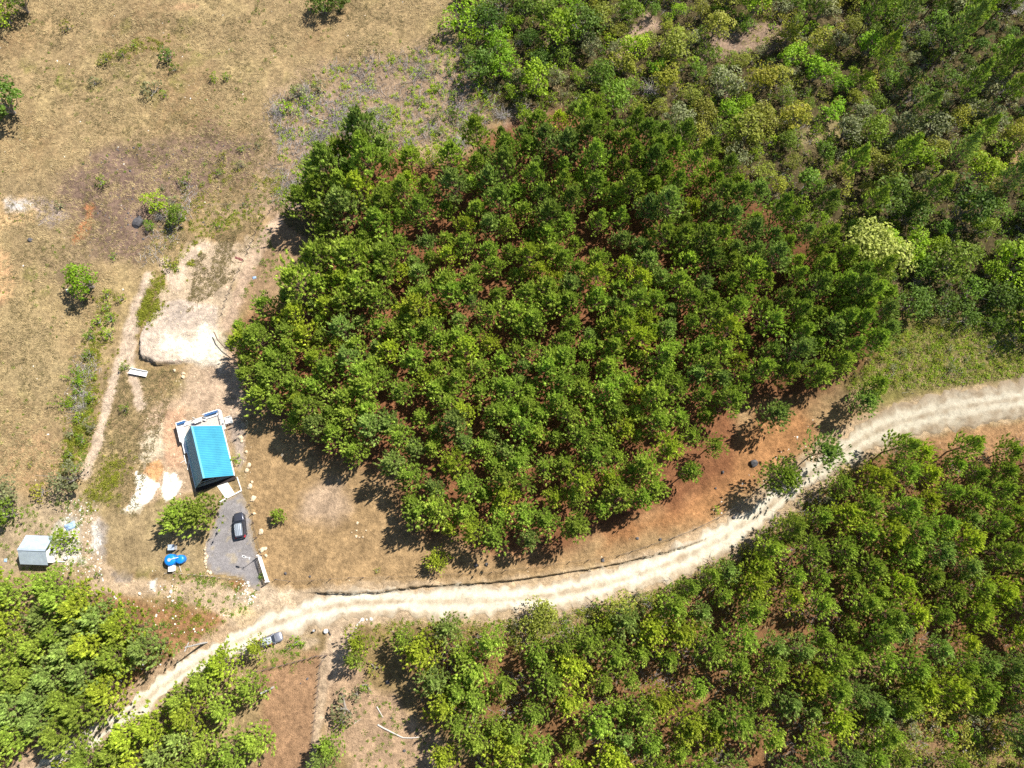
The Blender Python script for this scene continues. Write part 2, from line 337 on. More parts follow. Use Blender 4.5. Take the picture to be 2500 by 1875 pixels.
# dirt lane past the cabin, and the junction
lane = zone(Q3([(370, 560), (470, 580), (468, 760), (520, 830), (640, 845), (760, 850), (900, 850), (1010, 880), (1060, 960), (1000, 1040), (940, 990), (860, 950), (720, 915), (400, 905), (395, 780), (360, 660)]), (.60, .455, .31), .7, .8, 1.5, .95, 80)
zone(Q3([(410, 590), (440, 590), (450, 700), (410, 740)]), (.82, .78, .70), .4, .8, 1, .8, 81)
zone(Q3([(440, 590), (480, 600), (470, 760), (440, 740)]), (.36, .34, .33), .5, 1, 1, .6, 82)
zone(Q3([(500, 800), (590, 820), (580, 860), (510, 860)]), (.36, .32, .30), .6, 1, 1, .6, 82)
zone(Q3([(660, 855), (690, 840), (688, 890), (665, 892)]), (.88, .86, .80), .25, .3, .8, .95, 83)
zone(Q3([(1000, 880), (1150, 860), (1200, 880), (1330, 900), (1700, 895), (1800, 1000), (1300, 1060), (1100, 1080), (1000, 1040)]), (.66, .52, .37), .9, .8, 1.5, .95, 84)
zone(Q3([(1010, 970), (1080, 950), (1130, 990), (1090, 1050), (1020, 1020)]), (.82, .64, .36), .6, .8, 1.2, .9, 85)
zone(Q3([(1000, 850), (1060, 850), (1070, 890), (1020, 900)]), (.36, .19, .09), .4, .4, 1, .8, 86)
# spoil and bare limestone round the A-frame
zone(Q3([(640, 120), (740, 60), (830, 40), (900, -40), (850, -120), (1010, -170), (1040, -20), (1040, 100), (1010, 300), (1010, 380), (860, 470), (760, 500), (700, 490), (600, 560), (560, 560), (620, 380)]), (.60, .44, .30), 1, 1.2, 2, .9, 87)
zone(Q3([(620, 230), (700, 190), (710, 300), (650, 350), (615, 330)]), (.76, .66, .48), .6, 1, 1, .8, 88)
zone(Q3([(720, 120), (800, 100), (800, 360), (730, 360), (715, 240)]), (.66, .42, .27), .5, .6, 1, .85, 89)
zone(Q3([(640, 345), (700, 325), (722, 380), (692, 428), (630, 392)]), (.70, .40, .19), .25, .4, 1, .95, 90)
white1 = zone(Q3([(598, 385), (650, 402), (700, 435), (668, 490), (610, 560), (578, 578), (545, 552), (585, 500), (600, 440)]), (1.15, 1.12, .98), .2, .7, .9, 1, 91)
white2 = zone(Q3([(718, 385), (760, 392), (796, 420), (778, 485), (742, 506), (710, 492)]), (1.15, 1.12, 1.0), .2, .7, .9, 1, 92)
zone(Q3([(1000, 60), (1060, 180), (1060, 330), (1040, 380), (1020, 300), (990, 150)]), (.42, .34, .28), .5, .5, 1, .9, 93)     # stone path
zone(Q3([(800, 480), (860, 470), (960, 440), (960, 500), (930, 560), (820, 520)]), (.42, .31, .16), .5, .5, 1, .9, 94)
zone(Q3([(650, 520), (960, 500), (890, 690), (900, 820), (640, 800), (560, 840), (480, 780), (480, 560)]), (.42, .32, .18), 1, 1, 1.5, .85, 95)
zone(V([(400, 790), (450, 770), (530, 800), (530, 900), (450, 900), (395, 870)]), (.56, .42, .30), 1, 1, 1.5, .8, 96)
# eroded slope above the levelled pad
zone(V([(430, 515), (470, 530), (540, 520), (560, 560), (510, 600), (500, 650), (470, 760), (420, 660), (340, 690), (330, 640), (380, 570)]), (.62, .49, .35), 1, 2.2, 1.8, .85, 97)
zone(V([(425, 450), (500, 440), (640, 430), (640, 460), (560, 470), (450, 470)]), (.50, .36, .24), .8, 1.4, 2, .7, 98)
ribbon(V([(640, 440), (610, 460), (575, 500), (540, 560), (515, 640), (490, 700)]), 2.2, (.58, .43, .31), .7, .9, .9)
pad = zone(pad_px, (.62, .51, .41), .35, .35, 1.5, 1, 99)
zone(Z(280, 600, 4.365, [(480, 1110), (640, 1010), (860, 960), (940, 850), (1060, 930), (1140, 1100), (1120, 1290), (1000, 1250), (860, 1210), (700, 1150)]), (.88, .82, .66), 1.4, 1.6, 2.2, .95, 100)
zone(Z(280, 600, 4.365, [(600, 680), (800, 650), (860, 760), (720, 850), (640, 920), (560, 800)]), (.46, .39, .33), 1, 1.2, 1.5, .6, 101)
# two worn tracks down the left side
TRACKS = ([(320, 600), (300, 650), (278, 700), (268, 760), (243, 830), (230, 890), (212, 960), (190, 1025)], [(292, 690), (284, 740), (284, 800), (300, 850), (305, 880)], [(350, 560), (380, 620), (395, 560), (440, 530)])
for ln in TRACKS:
    ribbon(V(ln), 1.9, (.66, .52, .39), .5, .7, .95)
# damp / trampled shoulders of the road, and ruts of dust
road_v = [(-60, 1760), (95, 1659), (240, 1570), (330, 1502), (430, 1430), (520, 1383), (600, 1345), (680, 1318), (780, 1302), (900, 1300), (1050, 1301), (1200, 1286), (1330, 1258), (1440, 1222), (1560, 1168), (1650, 1108), (1730, 1043), (1800, 988), (1870, 945), (1960, 908), (2080, 880), (2212, 862), (2400, 850), (2800, 850)]
ribbon(V(road_v), 7.2, (.56, .43, .29), .8, .9, .75, 102)
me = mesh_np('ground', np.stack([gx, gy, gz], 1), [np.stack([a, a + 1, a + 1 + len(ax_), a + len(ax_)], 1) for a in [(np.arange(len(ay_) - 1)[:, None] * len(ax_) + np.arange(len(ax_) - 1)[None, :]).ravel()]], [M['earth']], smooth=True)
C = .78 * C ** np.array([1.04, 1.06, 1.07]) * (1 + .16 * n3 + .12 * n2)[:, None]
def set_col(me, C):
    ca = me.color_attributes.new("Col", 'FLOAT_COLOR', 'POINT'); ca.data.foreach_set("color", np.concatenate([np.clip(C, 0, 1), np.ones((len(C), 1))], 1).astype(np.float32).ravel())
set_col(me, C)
tag(link('ground', me), 'dry grass pasture, red pine litter and pale bare soil', kind='structure')

def resample(pts, step):
    pts = np.array(pts); d = np.concatenate([[0], np.cumsum(np.hypot(*np.diff(pts, axis=0).T))]); n = int(d[-1] / step)
    # Catmull-Rom style smoothing of the control line
    t = np.linspace(0, d[-1], n); x = np.interp(t, d, pts[:, 0]); y = np.interp(t, d, pts[:, 1])
    k = np.ones(15) / 15
    for _ in range(2):
        xp = np.pad(x, 7, 'reflect', reflect_type='odd'); yp = np.pad(y, 7, 'reflect', reflect_type='odd'); x = np.convolve(xp, k, 'valid'); y = np.convolve(yp, k, 'valid')
    return x, y, t
def strip(name, px, widths, step, cross, colf, m, jag=.3, lift=.035, sm=True):
    lift = .10
    base = G0(px); x, y, t = resample(base, step)
    d0 = np.concatenate([[0], np.cumsum(np.hypot(*np.diff(np.array(base), axis=0).T))])
    w = np.interp(t, d0, widths); dx, dy = np.gradient(x), np.gradient(y); L = np.hypot(dx, dy); nx, ny = -dy / L, dx / L
    u = np.linspace(-1, 1, cross)[None, :]
    e1 = 1 + jag * (fbm(t / 1.3, t * 0 + 3, 111, 4) + .6 * fbm(t / 6, t * 0 + 3, 112, 2)) / (w / 4); e2 = 1 + jag * (fbm(t / 1.3, t * 0 + 9, 113, 4) + .6 * fbm(t / 6, t * 0 + 3, 115, 2)) / (w / 4)
    hw = w[:, None] / 2 * np.where(u < 0, e1[:, None], e2[:, None])
    X = x[:, None] + nx[:, None] * u * hw; Y = y[:, None] + ny[:, None] * u * hw
    Zz = g(X.ravel(), Y.ravel()).reshape(X.shape) + lift * np.where(np.abs(u) > .99, -.6, 1)
    n, c = X.shape; a = (np.arange(n - 1)[:, None] * c + np.arange(c - 1)[None, :]).ravel()
    me = mesh_np(name, np.stack([X.ravel(), Y.ravel(), Zz.ravel()], 1), [np.stack([a, a + c, a + c + 1, a + 1], 1)], [m], smooth=sm)
    set_col(me, colf(X.ravel(), Y.ravel(), (u * np.ones_like(X)).ravel(), (w[:, None] / 2 * np.ones_like(X)).ravel(), np.broadcast_to(t[:, None], X.shape).ravel()))
    return link(name, me)
def road_col(X, Y, u, hw, t):
    s = u * hw; pale = np.array((.62, .56, .44)); dust = np.array((.36, .28, .19)); ruts = np.exp(-((np.abs(s - .12) - .98) / .58) ** 2)
    k = np.clip(ruts + .30 + .6 * fbm(X / 1.1, Y / 1.1, 120, 4) + .35 * fbm(X / 6, Y / 6, 121, 3), 0, 1) * (1 - sstep(.72, 1.0, np.abs(u) + .22 * fbm(X / .8, Y / .8, 122, 3)))
    k *= .55 + .45 * sstep(-95, -60, X) if False else 1
    c = dust + (pale - dust) * k[:, None]
    st = sstep(.3, .6, fbm(X / .5, Y / .5, 123, 2)); c = c * (1 - .22 * st[:, None])
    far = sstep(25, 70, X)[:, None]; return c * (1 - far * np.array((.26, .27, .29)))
rw = [3.6] * 2 + [3.4, 3.6, 3.9, 4.2, 4.8, 5.2, 5.6, 5.4, 5.2, 5.2, 5.6, 5.6, 5.0, 4.2, 4.2, 4.6, 5.4, 6.0, 7.0, 8.2, 8.4, 8.4]
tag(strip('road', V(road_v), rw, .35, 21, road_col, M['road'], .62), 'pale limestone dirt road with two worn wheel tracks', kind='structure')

# grey gravel parking strip
def poly_sheet(name, px, step, colf, m, lift=.05, jag=.25, kind='structure', label=None):
    poly = G0(px); xs = [p[0] for p in poly]; ys = [p[1] for p in poly]
    X, Y = np.meshgrid(np.arange(min(xs) - 1, max(xs) + 1, step), np.arange(min(ys) - 1, max(ys) + 1, step)); sh = X.shape
    s = sdist(X.ravel(), Y.ravel(), poly) + jag * fbm(X.ravel() / .9, Y.ravel() / .9, 130, 3)
    keep = (s > 0).reshape(sh); q = keep[:-1, :-1] & keep[1:, :-1] & keep[:-1, 1:] & keep[1:, 1:]
    idx = np.arange(X.size).reshape(sh); F = np.stack([idx[:-1, :-1][q], idx[:-1, 1:][q], idx[1:, 1:][q], idx[1:, :-1][q]], 1)
    used = np.unique(F); mp = np.full(X.size, -1); mp[used] = np.arange(len(used)); Xu, Yu = X.ravel()[used], Y.ravel()[used]
    me = mesh_np(name, np.stack([Xu, Yu, g(Xu, Yu) + lift], 1), [mp[F]], [m], smooth=True); set_col(me, colf(Xu, Yu, s[used]))
    return tag(link(name, me), label, kind=kind)
def grav_col(X, Y, s):
    k = (.5 + .5 * fbm(X / 1.5, Y / 1.5, 131, 4))[:, None]; c = np.array((.20, .185, .185)) * (1 - k) + np.array((.27, .25, .245)) * k
    e = (1 - sstep(0, 1.1, s + .5 * fbm(X / .7, Y / .7, 132, 3)))[:, None]; c = c * (1 - .6 * e) + np.array((.33, .24, .13)) * .6 * e
    gr = sstep(.2, .6, fbm(X / 1.2 + 9, Y / 1.2, 133, 4))[:, None] * .4; return c * (1 - gr) + np.array((.42, .33, .18)) * gr
poly_sheet('driveway', Q3([(955, 505), (1055, 462), (1075, 520), (1092, 580), (1105, 650), (1125, 735), (1150, 850), (1130, 905), (1085, 880), (1050, 840), (920, 818), (895, 790), (893, 690), (930, 610)]), .25, grav_col, M['gravel'], label='grey gravel parking strip between the A-frame house and the gate')

# ------------------------------------------------------------------ plants: prototype meshes
def rv(n): 
    v = rng.normal(size=(n, 3)); return v / np.linalg.norm(v, axis=1)[:, None]
def tufts(c, a, L, R, n=15, w=.085):
    """bottle-brush needle tufts: diamonds leaving an axis"""
    c = np.asarray(c); a = np.asarray(a); m = len(c); a = a / np.linalg.norm(a, axis=1)[:, None]
    cc = np.repeat(c, n, 0); aa = np.repeat(a, n, 0); LL = np.repeat(L, n); RR = np.repeat(R, n)
    t = rng.random(m * n) ** .8; p = cc + aa * (t * LL)[:, None]
    r = rv(m * n); r -= aa * (r * aa).sum(1)[:, None]; r /= np.linalg.norm(r, axis=1)[:, None] + 1e-6
    d = aa * (.35 + .9 * t)[:, None] + r * (1.0 - .45 * t)[:, None]; d /= np.linalg.norm(d, axis=1)[:, None]
    s = np.cross(d, rv(m * n)); s /= np.linalg.norm(s, axis=1)[:, None] + 1e-6
    RR = RR * (.75 + .5 * rng.random(m * n)); s *= w * (.7 + .6 * rng.random(m * n))[:, None]
    v = np.stack([p, p + d * (RR * .5)[:, None] + s, p + d * RR[:, None], p + d * (RR * .5)[:, None] - s], 1).reshape(-1, 3)
    q = np.arange(m * n * 4).reshape(-1, 4)
    return v, q
def cores(c, a, L, R):
    c = np.asarray(c); a = np.asarray(a); a = a / np.linalg.norm(a, axis=1)[:, None]; m = len(c)
    s = np.cross(a, np.array([.3, .2, 1.0])); s /= np.linalg.norm(s, axis=1)[:, None] + 1e-6; b = np.cross(a, s)
    mid = c + a * (L * .5)[:, None]
    v = np.stack([c, mid + s * R[:, None], mid + b * R[:, None], mid - s * R[:, None], mid - b * R[:, None], c + a * (L * 1.0)[:, None]], 1).reshape(-1, 3)
    f = np.array([(0, 2, 1), (0, 3, 2), (0, 4, 3), (0, 1, 4), (5, 1, 2), (5, 2, 3), (5, 3, 4), (5, 4, 1)])
    return v, (np.arange(m)[:, None, None] * 6 + f[None]).reshape(-1, 3)
def pine_proto(name, H, Lmax, z0, colm, tsize=1.0, nwh=9, dens=1.0, wide_top=1.6):
    tr = MB(); bend = rng.normal(size=2) * .35
    tp = lambda z: np.array([bend[0] * (z / H) ** 2, bend[1] * (z / H) ** 2, z])
    zs = np.linspace(-.4, H * .97, 8); tr.tube([tp(max(z, 0)) + (0, 0, min(z, 0)) for z in zs], np.interp(zs, [0, H], [.15, .03]), 7)
    tc, ta, tl = [], [], []
    for i in range(nwh):
        f = i / (nwh - 1); z = H * z0 + (H * .97 - H * z0) * f + rng.normal() * .08
        nb = rng.integers(4, 7); a0 = rng.random() * 6.28
        for j in range(nb):
            an = a0 + j * 6.283 / nb + rng.normal() * .25
            ln = (Lmax * max(.12, 1 - f ** wide_top) * (.6 + .55 * rng.random()) + .30) * (.55 + .45 * min(1, (f + .18) / .3))
            el = .15 + 1.0 * f ** 1.5 + rng.normal() * .12
            p = [tp(z)]; dcur = np.array([math.cos(an) * math.cos(el), math.sin(an) * math.cos(el), math.sin(el)])
            for k in range(3):
                p.append(p[-1] + dcur * ln / 3); dcur = dcur + (rng.normal() * .12, rng.normal() * .12, .17); dcur /= np.linalg.norm(dcur)
            tr.tube(p, [.035, .026, .018, .010], 3, False)
            tc.append(p[-1]); ta.append(dcur); tl.append(1.15)
            for s_, fr in ((1, .5), (-1, .72), (1, .88), (-1, .35), (1, .97), (-1, .55), (1, .65), (-1, .85), (1, .4))[:max(5, int(2.0 * Lmax + .5))]:
                if ln * fr < .35 or rng.random() > dens: continue
                q = p[0] + (p[-1] - p[0]) * fr; side = np.cross(dcur, (0, 0, 1)); side /= np.linalg.norm(side) + 1e-6
                dd = dcur * .6 + side * s_ * .8 + (0, 0, .45) + rng.normal(size=3) * .2; e = q + dd / np.linalg.norm(dd) * ln * .30 * (.5 + rng.random())
                tr.tube([q, e], [.015, .008], 3, False); tc.append(e); ta.append(dd); tl.append(1.0)
    tc = np.array(tc); ta = np.array(ta) + np.array([0, 0, .95]); tl = np.array(tl) * tsize * (.75 + .5 * rng.random(len(tc)))
    L, R = .58 * tl, .25 * tl
    v1, q1 = tufts(tc, ta, L, R, 24, .030 * tsize); v2, t2 = cores(tc, ta, L * 1.05, R * .62)
    crown = mesh_np(name + '_crown', np.concatenate([v1, v2]), [q1, t2 + len(v1)], [M[colm]])
    return crown, tr.mesh(name + '_trunk', M['bark'])
def leafballs(cs, rs, per, size, up=.35, flat=.8):
    V_, Q_ = [], []; n0 = 0
    for c, r in zip(cs, rs):
        n = max(6, int(per * r * r)); d = rv(n); d[:, 2] = np.where(d[:, 2] < -.35, -d[:, 2], d[:, 2])
        p = np.asarray(c) + d * (r * (.72 + .33 * rng.random(n)))[:, None] * np.array([1, 1, flat])
        nm = d * .8 + rv(n) * .75 + np.array([0, 0, up]); nm /= np.linalg.norm(nm, axis=1)[:, None]
        s = np.cross(nm, rv(n)); s /= np.linalg.norm(s, axis=1)[:, None] + 1e-6; b = np.cross(nm, s)
        z = size * (.65 + .7 * rng.random(n))[:, None]
        v = np.stack([p - s * z * .62, p - b * z * .42, p + s * z * .62, p + b * z * .42], 1).reshape(-1, 3)
        V_.append(v); Q_.append(np.arange(n * 4).reshape(-1, 4) + n0); n0 += n * 4
    return np.concatenate(V_), np.concatenate(Q_)
def broad_proto(name, H, R, colm, nb=11, leaf=.21, per=75, trunk='bark_grey', z0=.45, bare=0):
    cs, rs = [], []; tr = MB(); ex = rng.uniform(.78, 1.28); off = np.array([rng.normal() * R * .18, rng.normal() * R * .18, 0])
    for i in range(nb):
        a = i * 2.4 + rng.random(); rr = R * .72 * math.sqrt((i + .3) / nb); z = H * (z0 + (1 - z0) * (1 - (rr / R) ** 1.6) * (.75 + .3 * rng.random())) - R * .2
        c = np.array([math.cos(a) * rr * ex, math.sin(a) * rr / ex, z + rng.normal() * H * .06]) + off * (i / nb); r = R * (.22 + .26 * rng.random()); cs.append(c); rs.append(r)
        st = np.array([0, 0, H * .15 * rng.random()]); tr.tube([st, st * .4 + c * .6 + (0, 0, -.1 * H), c], [.07, .045, .015], 4, False)
    tr.tube([(0, 0, -.3), (0, 0, H * .35)], [.1 + .02 * H, .06], 6)
    for _ in range(bare):
        a = rng.random() * 6.28; e = np.array([math.cos(a) * R * 1.05, math.sin(a) * R * 1.05, H * (.7 + .5 * rng.random())]); tr.tube([(0, 0, .3), e * (.55, .55, .6), e], [.05, .03, .01], 4, False)
    v, q = leafballs(cs, rs, per, leaf)
    k = int(len(q) * .16); pv = np.concatenate([rv(k) * R * .62 * np.array([1, 1, .6]) + np.array([0, 0, H * .55])])
    v2, q2 = leafballs(pv[:max(6, k // 10)], np.full(max(6, k // 10), R * .17), 260, leaf)
    return mesh_np(name + '_crown', np.concatenate([v, v2]), [q, q2 + len(v)], [M[colm]]), tr.mesh(name + '_trunk', M[trunk])
def twig_proto(name, R, H, n=70, lean=(0, 0), m='dead', w=.028):
    vs = MB()
    for i in range(n):
        a = rng.random() * 6.28; el = .15 + 1.1 * rng.random(); l = R * (.5 + .6 * rng.random()); p = np.array([rng.normal() * R * .12, rng.normal() * R * .12, 0.05])
        d = np.array([math.cos(a) * math.cos(el) + lean[0], math.sin(a) * math.cos(el) + lean[1], math.sin(el) * H / R]); pts = [p]
        for k in range(3):
            pts.append(pts[-1] + d * l / 3); d = d + rng.normal(size=3) * .35
            if k: 
                e = d + rng.normal(size=3) * .6; vs.tube([pts[-1], pts[-1] + e * l * .25], [w * .5, w * .25], 3, False)
        vs.tube(pts, [w, w * .8, w * .6, w * .3], 3, False)
    return vs.mesh(name, M[m])
PINES = []      # (crown, trunk, height) by colour
def mk_pines(prefix, n, H, L, z0, cols, **kw):
    out = []
    for i in range(n):
        h = H * (.85 + .3 * rng.random()); c, t = pine_proto(prefix, h, L * (.8 + .4 * rng.random()), z0, cols[i % len(cols)], **kw); out.append((c, t, h))
    return out
P_main = mk_pines('plantation_pine', 14, 9.2, 2.45, .44, ['pine', 'pine', 'pine_yellow', 'pine', 'pine_blue', 'pine', 'pine'], tsize=1.12)
P_dark = mk_pines('slope_pine', 8, 11.2, 2.9, .34, ['pine_blue', 'pine', 'pine_dark', 'pine', 'pine', 'pine_blue', 'pine', 'pine_dark'], tsize=1.12, nwh=11)
P_low = mk_pines('roadside_pine', 7, 8.8, 3.0, .30, ['pine', 'pine_yellow', 'pine', 'pine', 'pine_yellow', 'pine', 'pine_blue'], tsize=1.1, nwh=10)
P_tall = mk_pines('tall_pine', 4, 15.0, 2.3, .38, ['pine_dark', 'pine_dark', 'pine', 'pine_blue'], tsize=1.2, nwh=13, dens=.7)
P_yard = mk_pines('yard_pine', 3, 6.4, 3.7, .28, ['pine', 'pine', 'pine_yellow'], tsize=1.3, nwh=9)
P_lone = mk_pines('lone_pine', 3, 9.2, 3.9, .42, ['pine_blue', 'pine_blue', 'pine'], tsize=1.2, nwh=10)
P_tiny = mk_pines('young_pine', 1, 2.6, 1.15, .12, ['pine'], tsize=.85, nwh=6)

placed = {'pine': [], 'tree': [], 'shrub': []}
def spawn_pine(p, proto, s, rz, label, group=None, tilt=(0, 0)):
    placed['pine'].append(dict(p=p, proto=proto, s=s, rz=rz, label=label, group=group, tilt=tilt))
def spawn(kind, p, proto, s, rz, label, group=None, name='shrub', cat='shrub'):
    placed[kind].append(dict(p=p, proto=proto, s=s, rz=rz, label=label, group=group, name=name, cat=cat))
def poisson(px, h, rmin, avoid=(), seed=1, n_try=30000, jit=0.0, cut=()):
    """points whose crowns (h above ground) fall inside a photo outline"""
    r_ = np.random.default_rng(seed); poly = G0(px, h); xs = [p[0] for p in poly]; ys = [p[1] for p in poly]
    c = np.stack([r_.uniform(min(xs), max(xs), n_try), r_.uniform(min(ys), max(ys), n_try)], 1)
    c = c[inside(c[:, 0], c[:, 1], poly)]
    for q in cut: 
        qq = G0(q, h); c = c[~inside(c[:, 0], c[:, 1], qq)]
    out = []; av = np.array(avoid).reshape(-1, 2)
    for p in c:
        r = rmin * (1 + jit * (vnoise(np.array([p[0] / 9]), np.array([p[1] / 9]), seed)[0] * 2 - 1)) if jit else rmin
        if len(av) and (np.hypot(*(av - p).T) < r).any(): continue
        if out and (np.hypot(*(np.array(out) - p).T) < r).any(): continue
        if abs(p[0]) > 135: continue
        out.append(p)
    return out
def gpt(p): return Vector((p[0], p[1], float(g(p[0], p[1]))))
pick = lambda L: L[int(rng.integers(len(L)))]

# individually placed pines (crown centres read off the photograph)
singles = [
 (388, 1118, P_yard[0], 1.02, 'leftmost of the two broad pines beside the blue water tanks', 4.0), (440, 1105, P_yard[1], .95, 'broad pine crowding the grey gravel strip, right of its twin', 4.0),
 (602, 1114, P_tiny[0], 1.0, 'lone young pine on the bare lawn beside the gravel strip', 1.4),
 (1678, 896, P_lone[0], .95, 'lone blue-green pine on the red slope nearest the plantation edge', 6.0), (1776, 976, P_lone[1], .92, 'dark pine whose crown overhangs the bend of the white road', 6.0),
 (1680, 1036, P_lone[2], .90, 'lowest of the lone pines above the road bend, thin on its left side', 6.0), (1872, 868, P_lone[0], .88, 'pine on the road edge in front of the olive scrub', 6.0), (1893, 835, P_dark[1], .8, 'smaller pine behind the one on the road edge', 5.5),
 (945, 1208, P_yard[2], .56, 'round bushy low pine at the yard fence, shadowed by the plantation', 2.2),
 (773, 1385, P_low[1], .72, 'bright narrow pine beside the pale side track', 5.0), (765, 1425, P_low[0], .72, 'darker pine overlapping the bright narrow one by the side track', 5.0),
 (520, 705, P_main[1], .62, 'small ragged pine at the plantation corner by the white pad', 4.0),
 (1262, 235, P_tall[2], .95, 'very tall pine with a bare trunk at the top edge of the plantation', 11.0), (840, 350, P_tall[0], .72, 'tall dark pine with open branches above the plantation corner', 8.0), (1085, 285, P_tall[1], .62, 'dark dense pine between the brushwood and the plantation', 6.5),
 (555, 1600, P_low[3], 1.0, 'olive green pine standing in the bare red field', 6.0), (505, 1625, P_low[2], 1.0, 'pine beside the bare red field, next to the road stand', 6.0), (705, 1620, P_low[5], .8, 'pine at the foot of the pale sandy path', 5.5), (690, 1655, P_low[6], .85, 'pine at the bottom edge beside the sandy path', 5.5),
 (960, 1640, P_low[4], .8, 'grey-green pine at the edge of the sandy clearing', 5.0),
 (553, 1400, P_low[1], .62, 'pine whose crown hides the rear of the pale-roofed car', 4.5),
 (2085, 965, P_low[0], 1.0, 'broad pine just below the right end of the road', 5.5), (2185, 975, P_low[2], .8, 'pine at the right edge of the picture below the road', 5.5),
]
fixed = []
for vx, vy, pr, s, lab, h in singles:
    p = atV(vx, vy, h); fixed.append((p.x, p.y)); spawn_pine(p, pr, s, rng.random() * 6.28, lab)
main_crown = V([(650, 440), (740, 310), (850, 315), (900, 355), (1010, 335), (1030, 290), (1130, 270), (1240, 230), (1330, 235), (1400, 275), (1480, 300), (1560, 330), (1600, 400), (1680, 445), (1790, 530), (1880, 600), (1935, 680), (1900, 725), (1820, 800), (1760, 815), (1650, 830), (1600, 850), (1555, 900), (1550, 960), (1525, 1000), (1490, 1025), (1450, 1040), (1460, 1060), (1400, 1080), (1310, 1110), (1170, 1165), (1090, 1180), (1030, 1160), (930, 1130), (870, 1090), (850, 1020), (790, 975), (710, 955), (650, 930), (615, 890), (530, 840), (500, 770), (500, 730), (550, 660), (640, 640), (700, 590), (680, 520)])
gaps = [V([(860, 480), (900, 460), (930, 490), (880, 510), (850, 500)]), V([(700, 690), (760, 680), (780, 700), (720, 715)]), V([(900, 690), (960, 680), (970, 700), (910, 712)])]
pts = poisson(main_crown, 6.0, 3.3, fixed, 11, 30000, .2, gaps)
for p in pts:
    q = gpt(p); px, py = proj(q.x, q.y, q.z + 6); vx, vy = px / K, py / K
    right = sstep(1350, 1750, vx + (600 - vy) * .7)
    pr = pick(P_dark) if rng.random() < max(right, sstep(560, 400, vy) * .8) else pick(P_main)
    big = 1.0 + (.3 if vx < 860 and vy < 640 else 0)
    if vx < 860 and vy < 640: reg = ('dark pine in the older clump above the mown slope', 'pines of the older clump')
    elif vy > 1060: reg = ('pine in the lowest rows of the big plantation, above the road bank', 'pines in the lowest plantation rows')
    elif vx < 720: reg = ('pine in the left rows of the big plantation, nearest the A-frame house', 'pines on the house side of the plantation')
    elif vx > 1400: reg = ('dark green pine in the dense right part of the big plantation', 'pines in the dense right part of the plantation')
    elif vy > 800: reg = ('bright green pine in the middle rows of the big plantation', 'pines in the middle rows of the plantation')
    else: reg = ('pine in the upper rows of the big plantation, towards the pasture', 'pines in the upper rows of the plantation')
    spawn_pine(q, pr, (.74 + .46 * rng.random()) * big, rng.random() * 6.28, reg[0], reg[1], tuple(rng.normal(size=2) * .04))
lower_crown = V([(870, 1385), (960, 1350), (1060, 1375), (1100, 1400), (1200, 1385), (1330, 1350), (1420, 1320), (1490, 1260), (1560, 1210), (1640, 1190), (1720, 1140), (1790, 1070), (1850, 1010), (1930, 965), (2010, 965), (2120, 985), (2300, 1000), (2300, 1480), (2150, 1500), (1980, 1510), (1900, 1640), (1700, 1700), (1600, 1680), (1400, 1720), (1250, 1760), (1050, 1720), (1040, 1620), (960, 1570), (910, 1450)])
lgap = [V([(1390, 1240), (1440, 1240), (1430, 1290), (1390, 1290)]), V([(1790, 1440), (1900, 1400), (1880, 1470), (1800, 1490)]), V([(1560, 1600), (1650, 1570), (1720, 1700), (1600, 1700)]), V([(2050, 1060), (2110, 1060), (2100, 1110), (2050, 1100)]), V([(1800, 1500), (1850, 1480), (1850, 1560), (1800, 1560)])]
for p in poisson(lower_crown, 5.5, 3.9, fixed, 12, 30000, .18, lgap):
    q = gpt(p); px, py = proj(q.x, q.y, q.z + 6); vx, vy = px / K, py / K
    if vx < 1100: reg = ('pine in the stand below the road, nearest the sandy clearing', 'pines beside the sandy clearing')
    elif vx < 1500: reg = ('pine in the middle of the stand below the white road', 'pines in the middle of the lower stand')
    elif vy < 1250: reg = ('pine below the road bend, among the roadside scrub', 'pines below the road bend')
    else: reg = ('pine in the lower right of the stand below the road', 'pines in the lower right stand')
    spawn_pine(q, pick(P_low), (.74 + .42 * rng.random()), rng.random() * 6.28, reg[0], reg[1], tuple(rng.normal(size=2) * .05))
ll1 = V([(-80, 1250), (0, 1240), (100, 1262), (170, 1262), (205, 1300), (290, 1345), (335, 1385), (330, 1400), (240, 1425), (240, 1500), (230, 1550), (150, 1580), (60, 1600), (-80, 1660)])
for p in poisson(ll1, 6.5, 3.6, fixed, 13, 8000, .1):
    spawn_pine(gpt(p), pick(P_low), (.98 + .34 * rng.random()), rng.random() * 6.28, 'pine in the dense stand above the road, below the white cabin', 'pines below the white cabin', tuple(rng.normal(size=2) * .05))
ll2 = V([(540, 1425), (565, 1440), (560, 1470), (545, 1530), (470, 1560), (480, 1660), (440, 1760), (60, 1760), (145, 1665), (225, 1620), (300, 1570), (360, 1530), (410, 1480), (480, 1440)])
for p in poisson(ll2, 6.0, 3.5, fixed, 14, 8000, .1):
    spawn_pine(gpt(p), pick(P_low), (.85 + .3 * rng.random()), rng.random() * 6.28, 'pine in the strip between the white road and the bare red field', 'pines between the road and the red field', tuple(rng.normal(size=2) * .05))
for p in poisson(V([(1960, 1500), (2300, 1480), (2300, 1760), (1930, 1760), (1950, 1600)]), 5, 6.5, fixed, 17, 3000):
    spawn_pine(gpt(p), pick(P_low), (.7 + .35 * rng.random()), rng.random() * 6.28, 'scattered pine in the scrub of the lower right corner', 'scattered pines of the lower right corner')
up_pine = V([(1780, 420), (1850, 330), (1960, 250), (2060, 180), (2180, 150), (2300, 140), (2300, 380), (2150, 420), (2060, 400), (1960, 430), (1860, 460)])
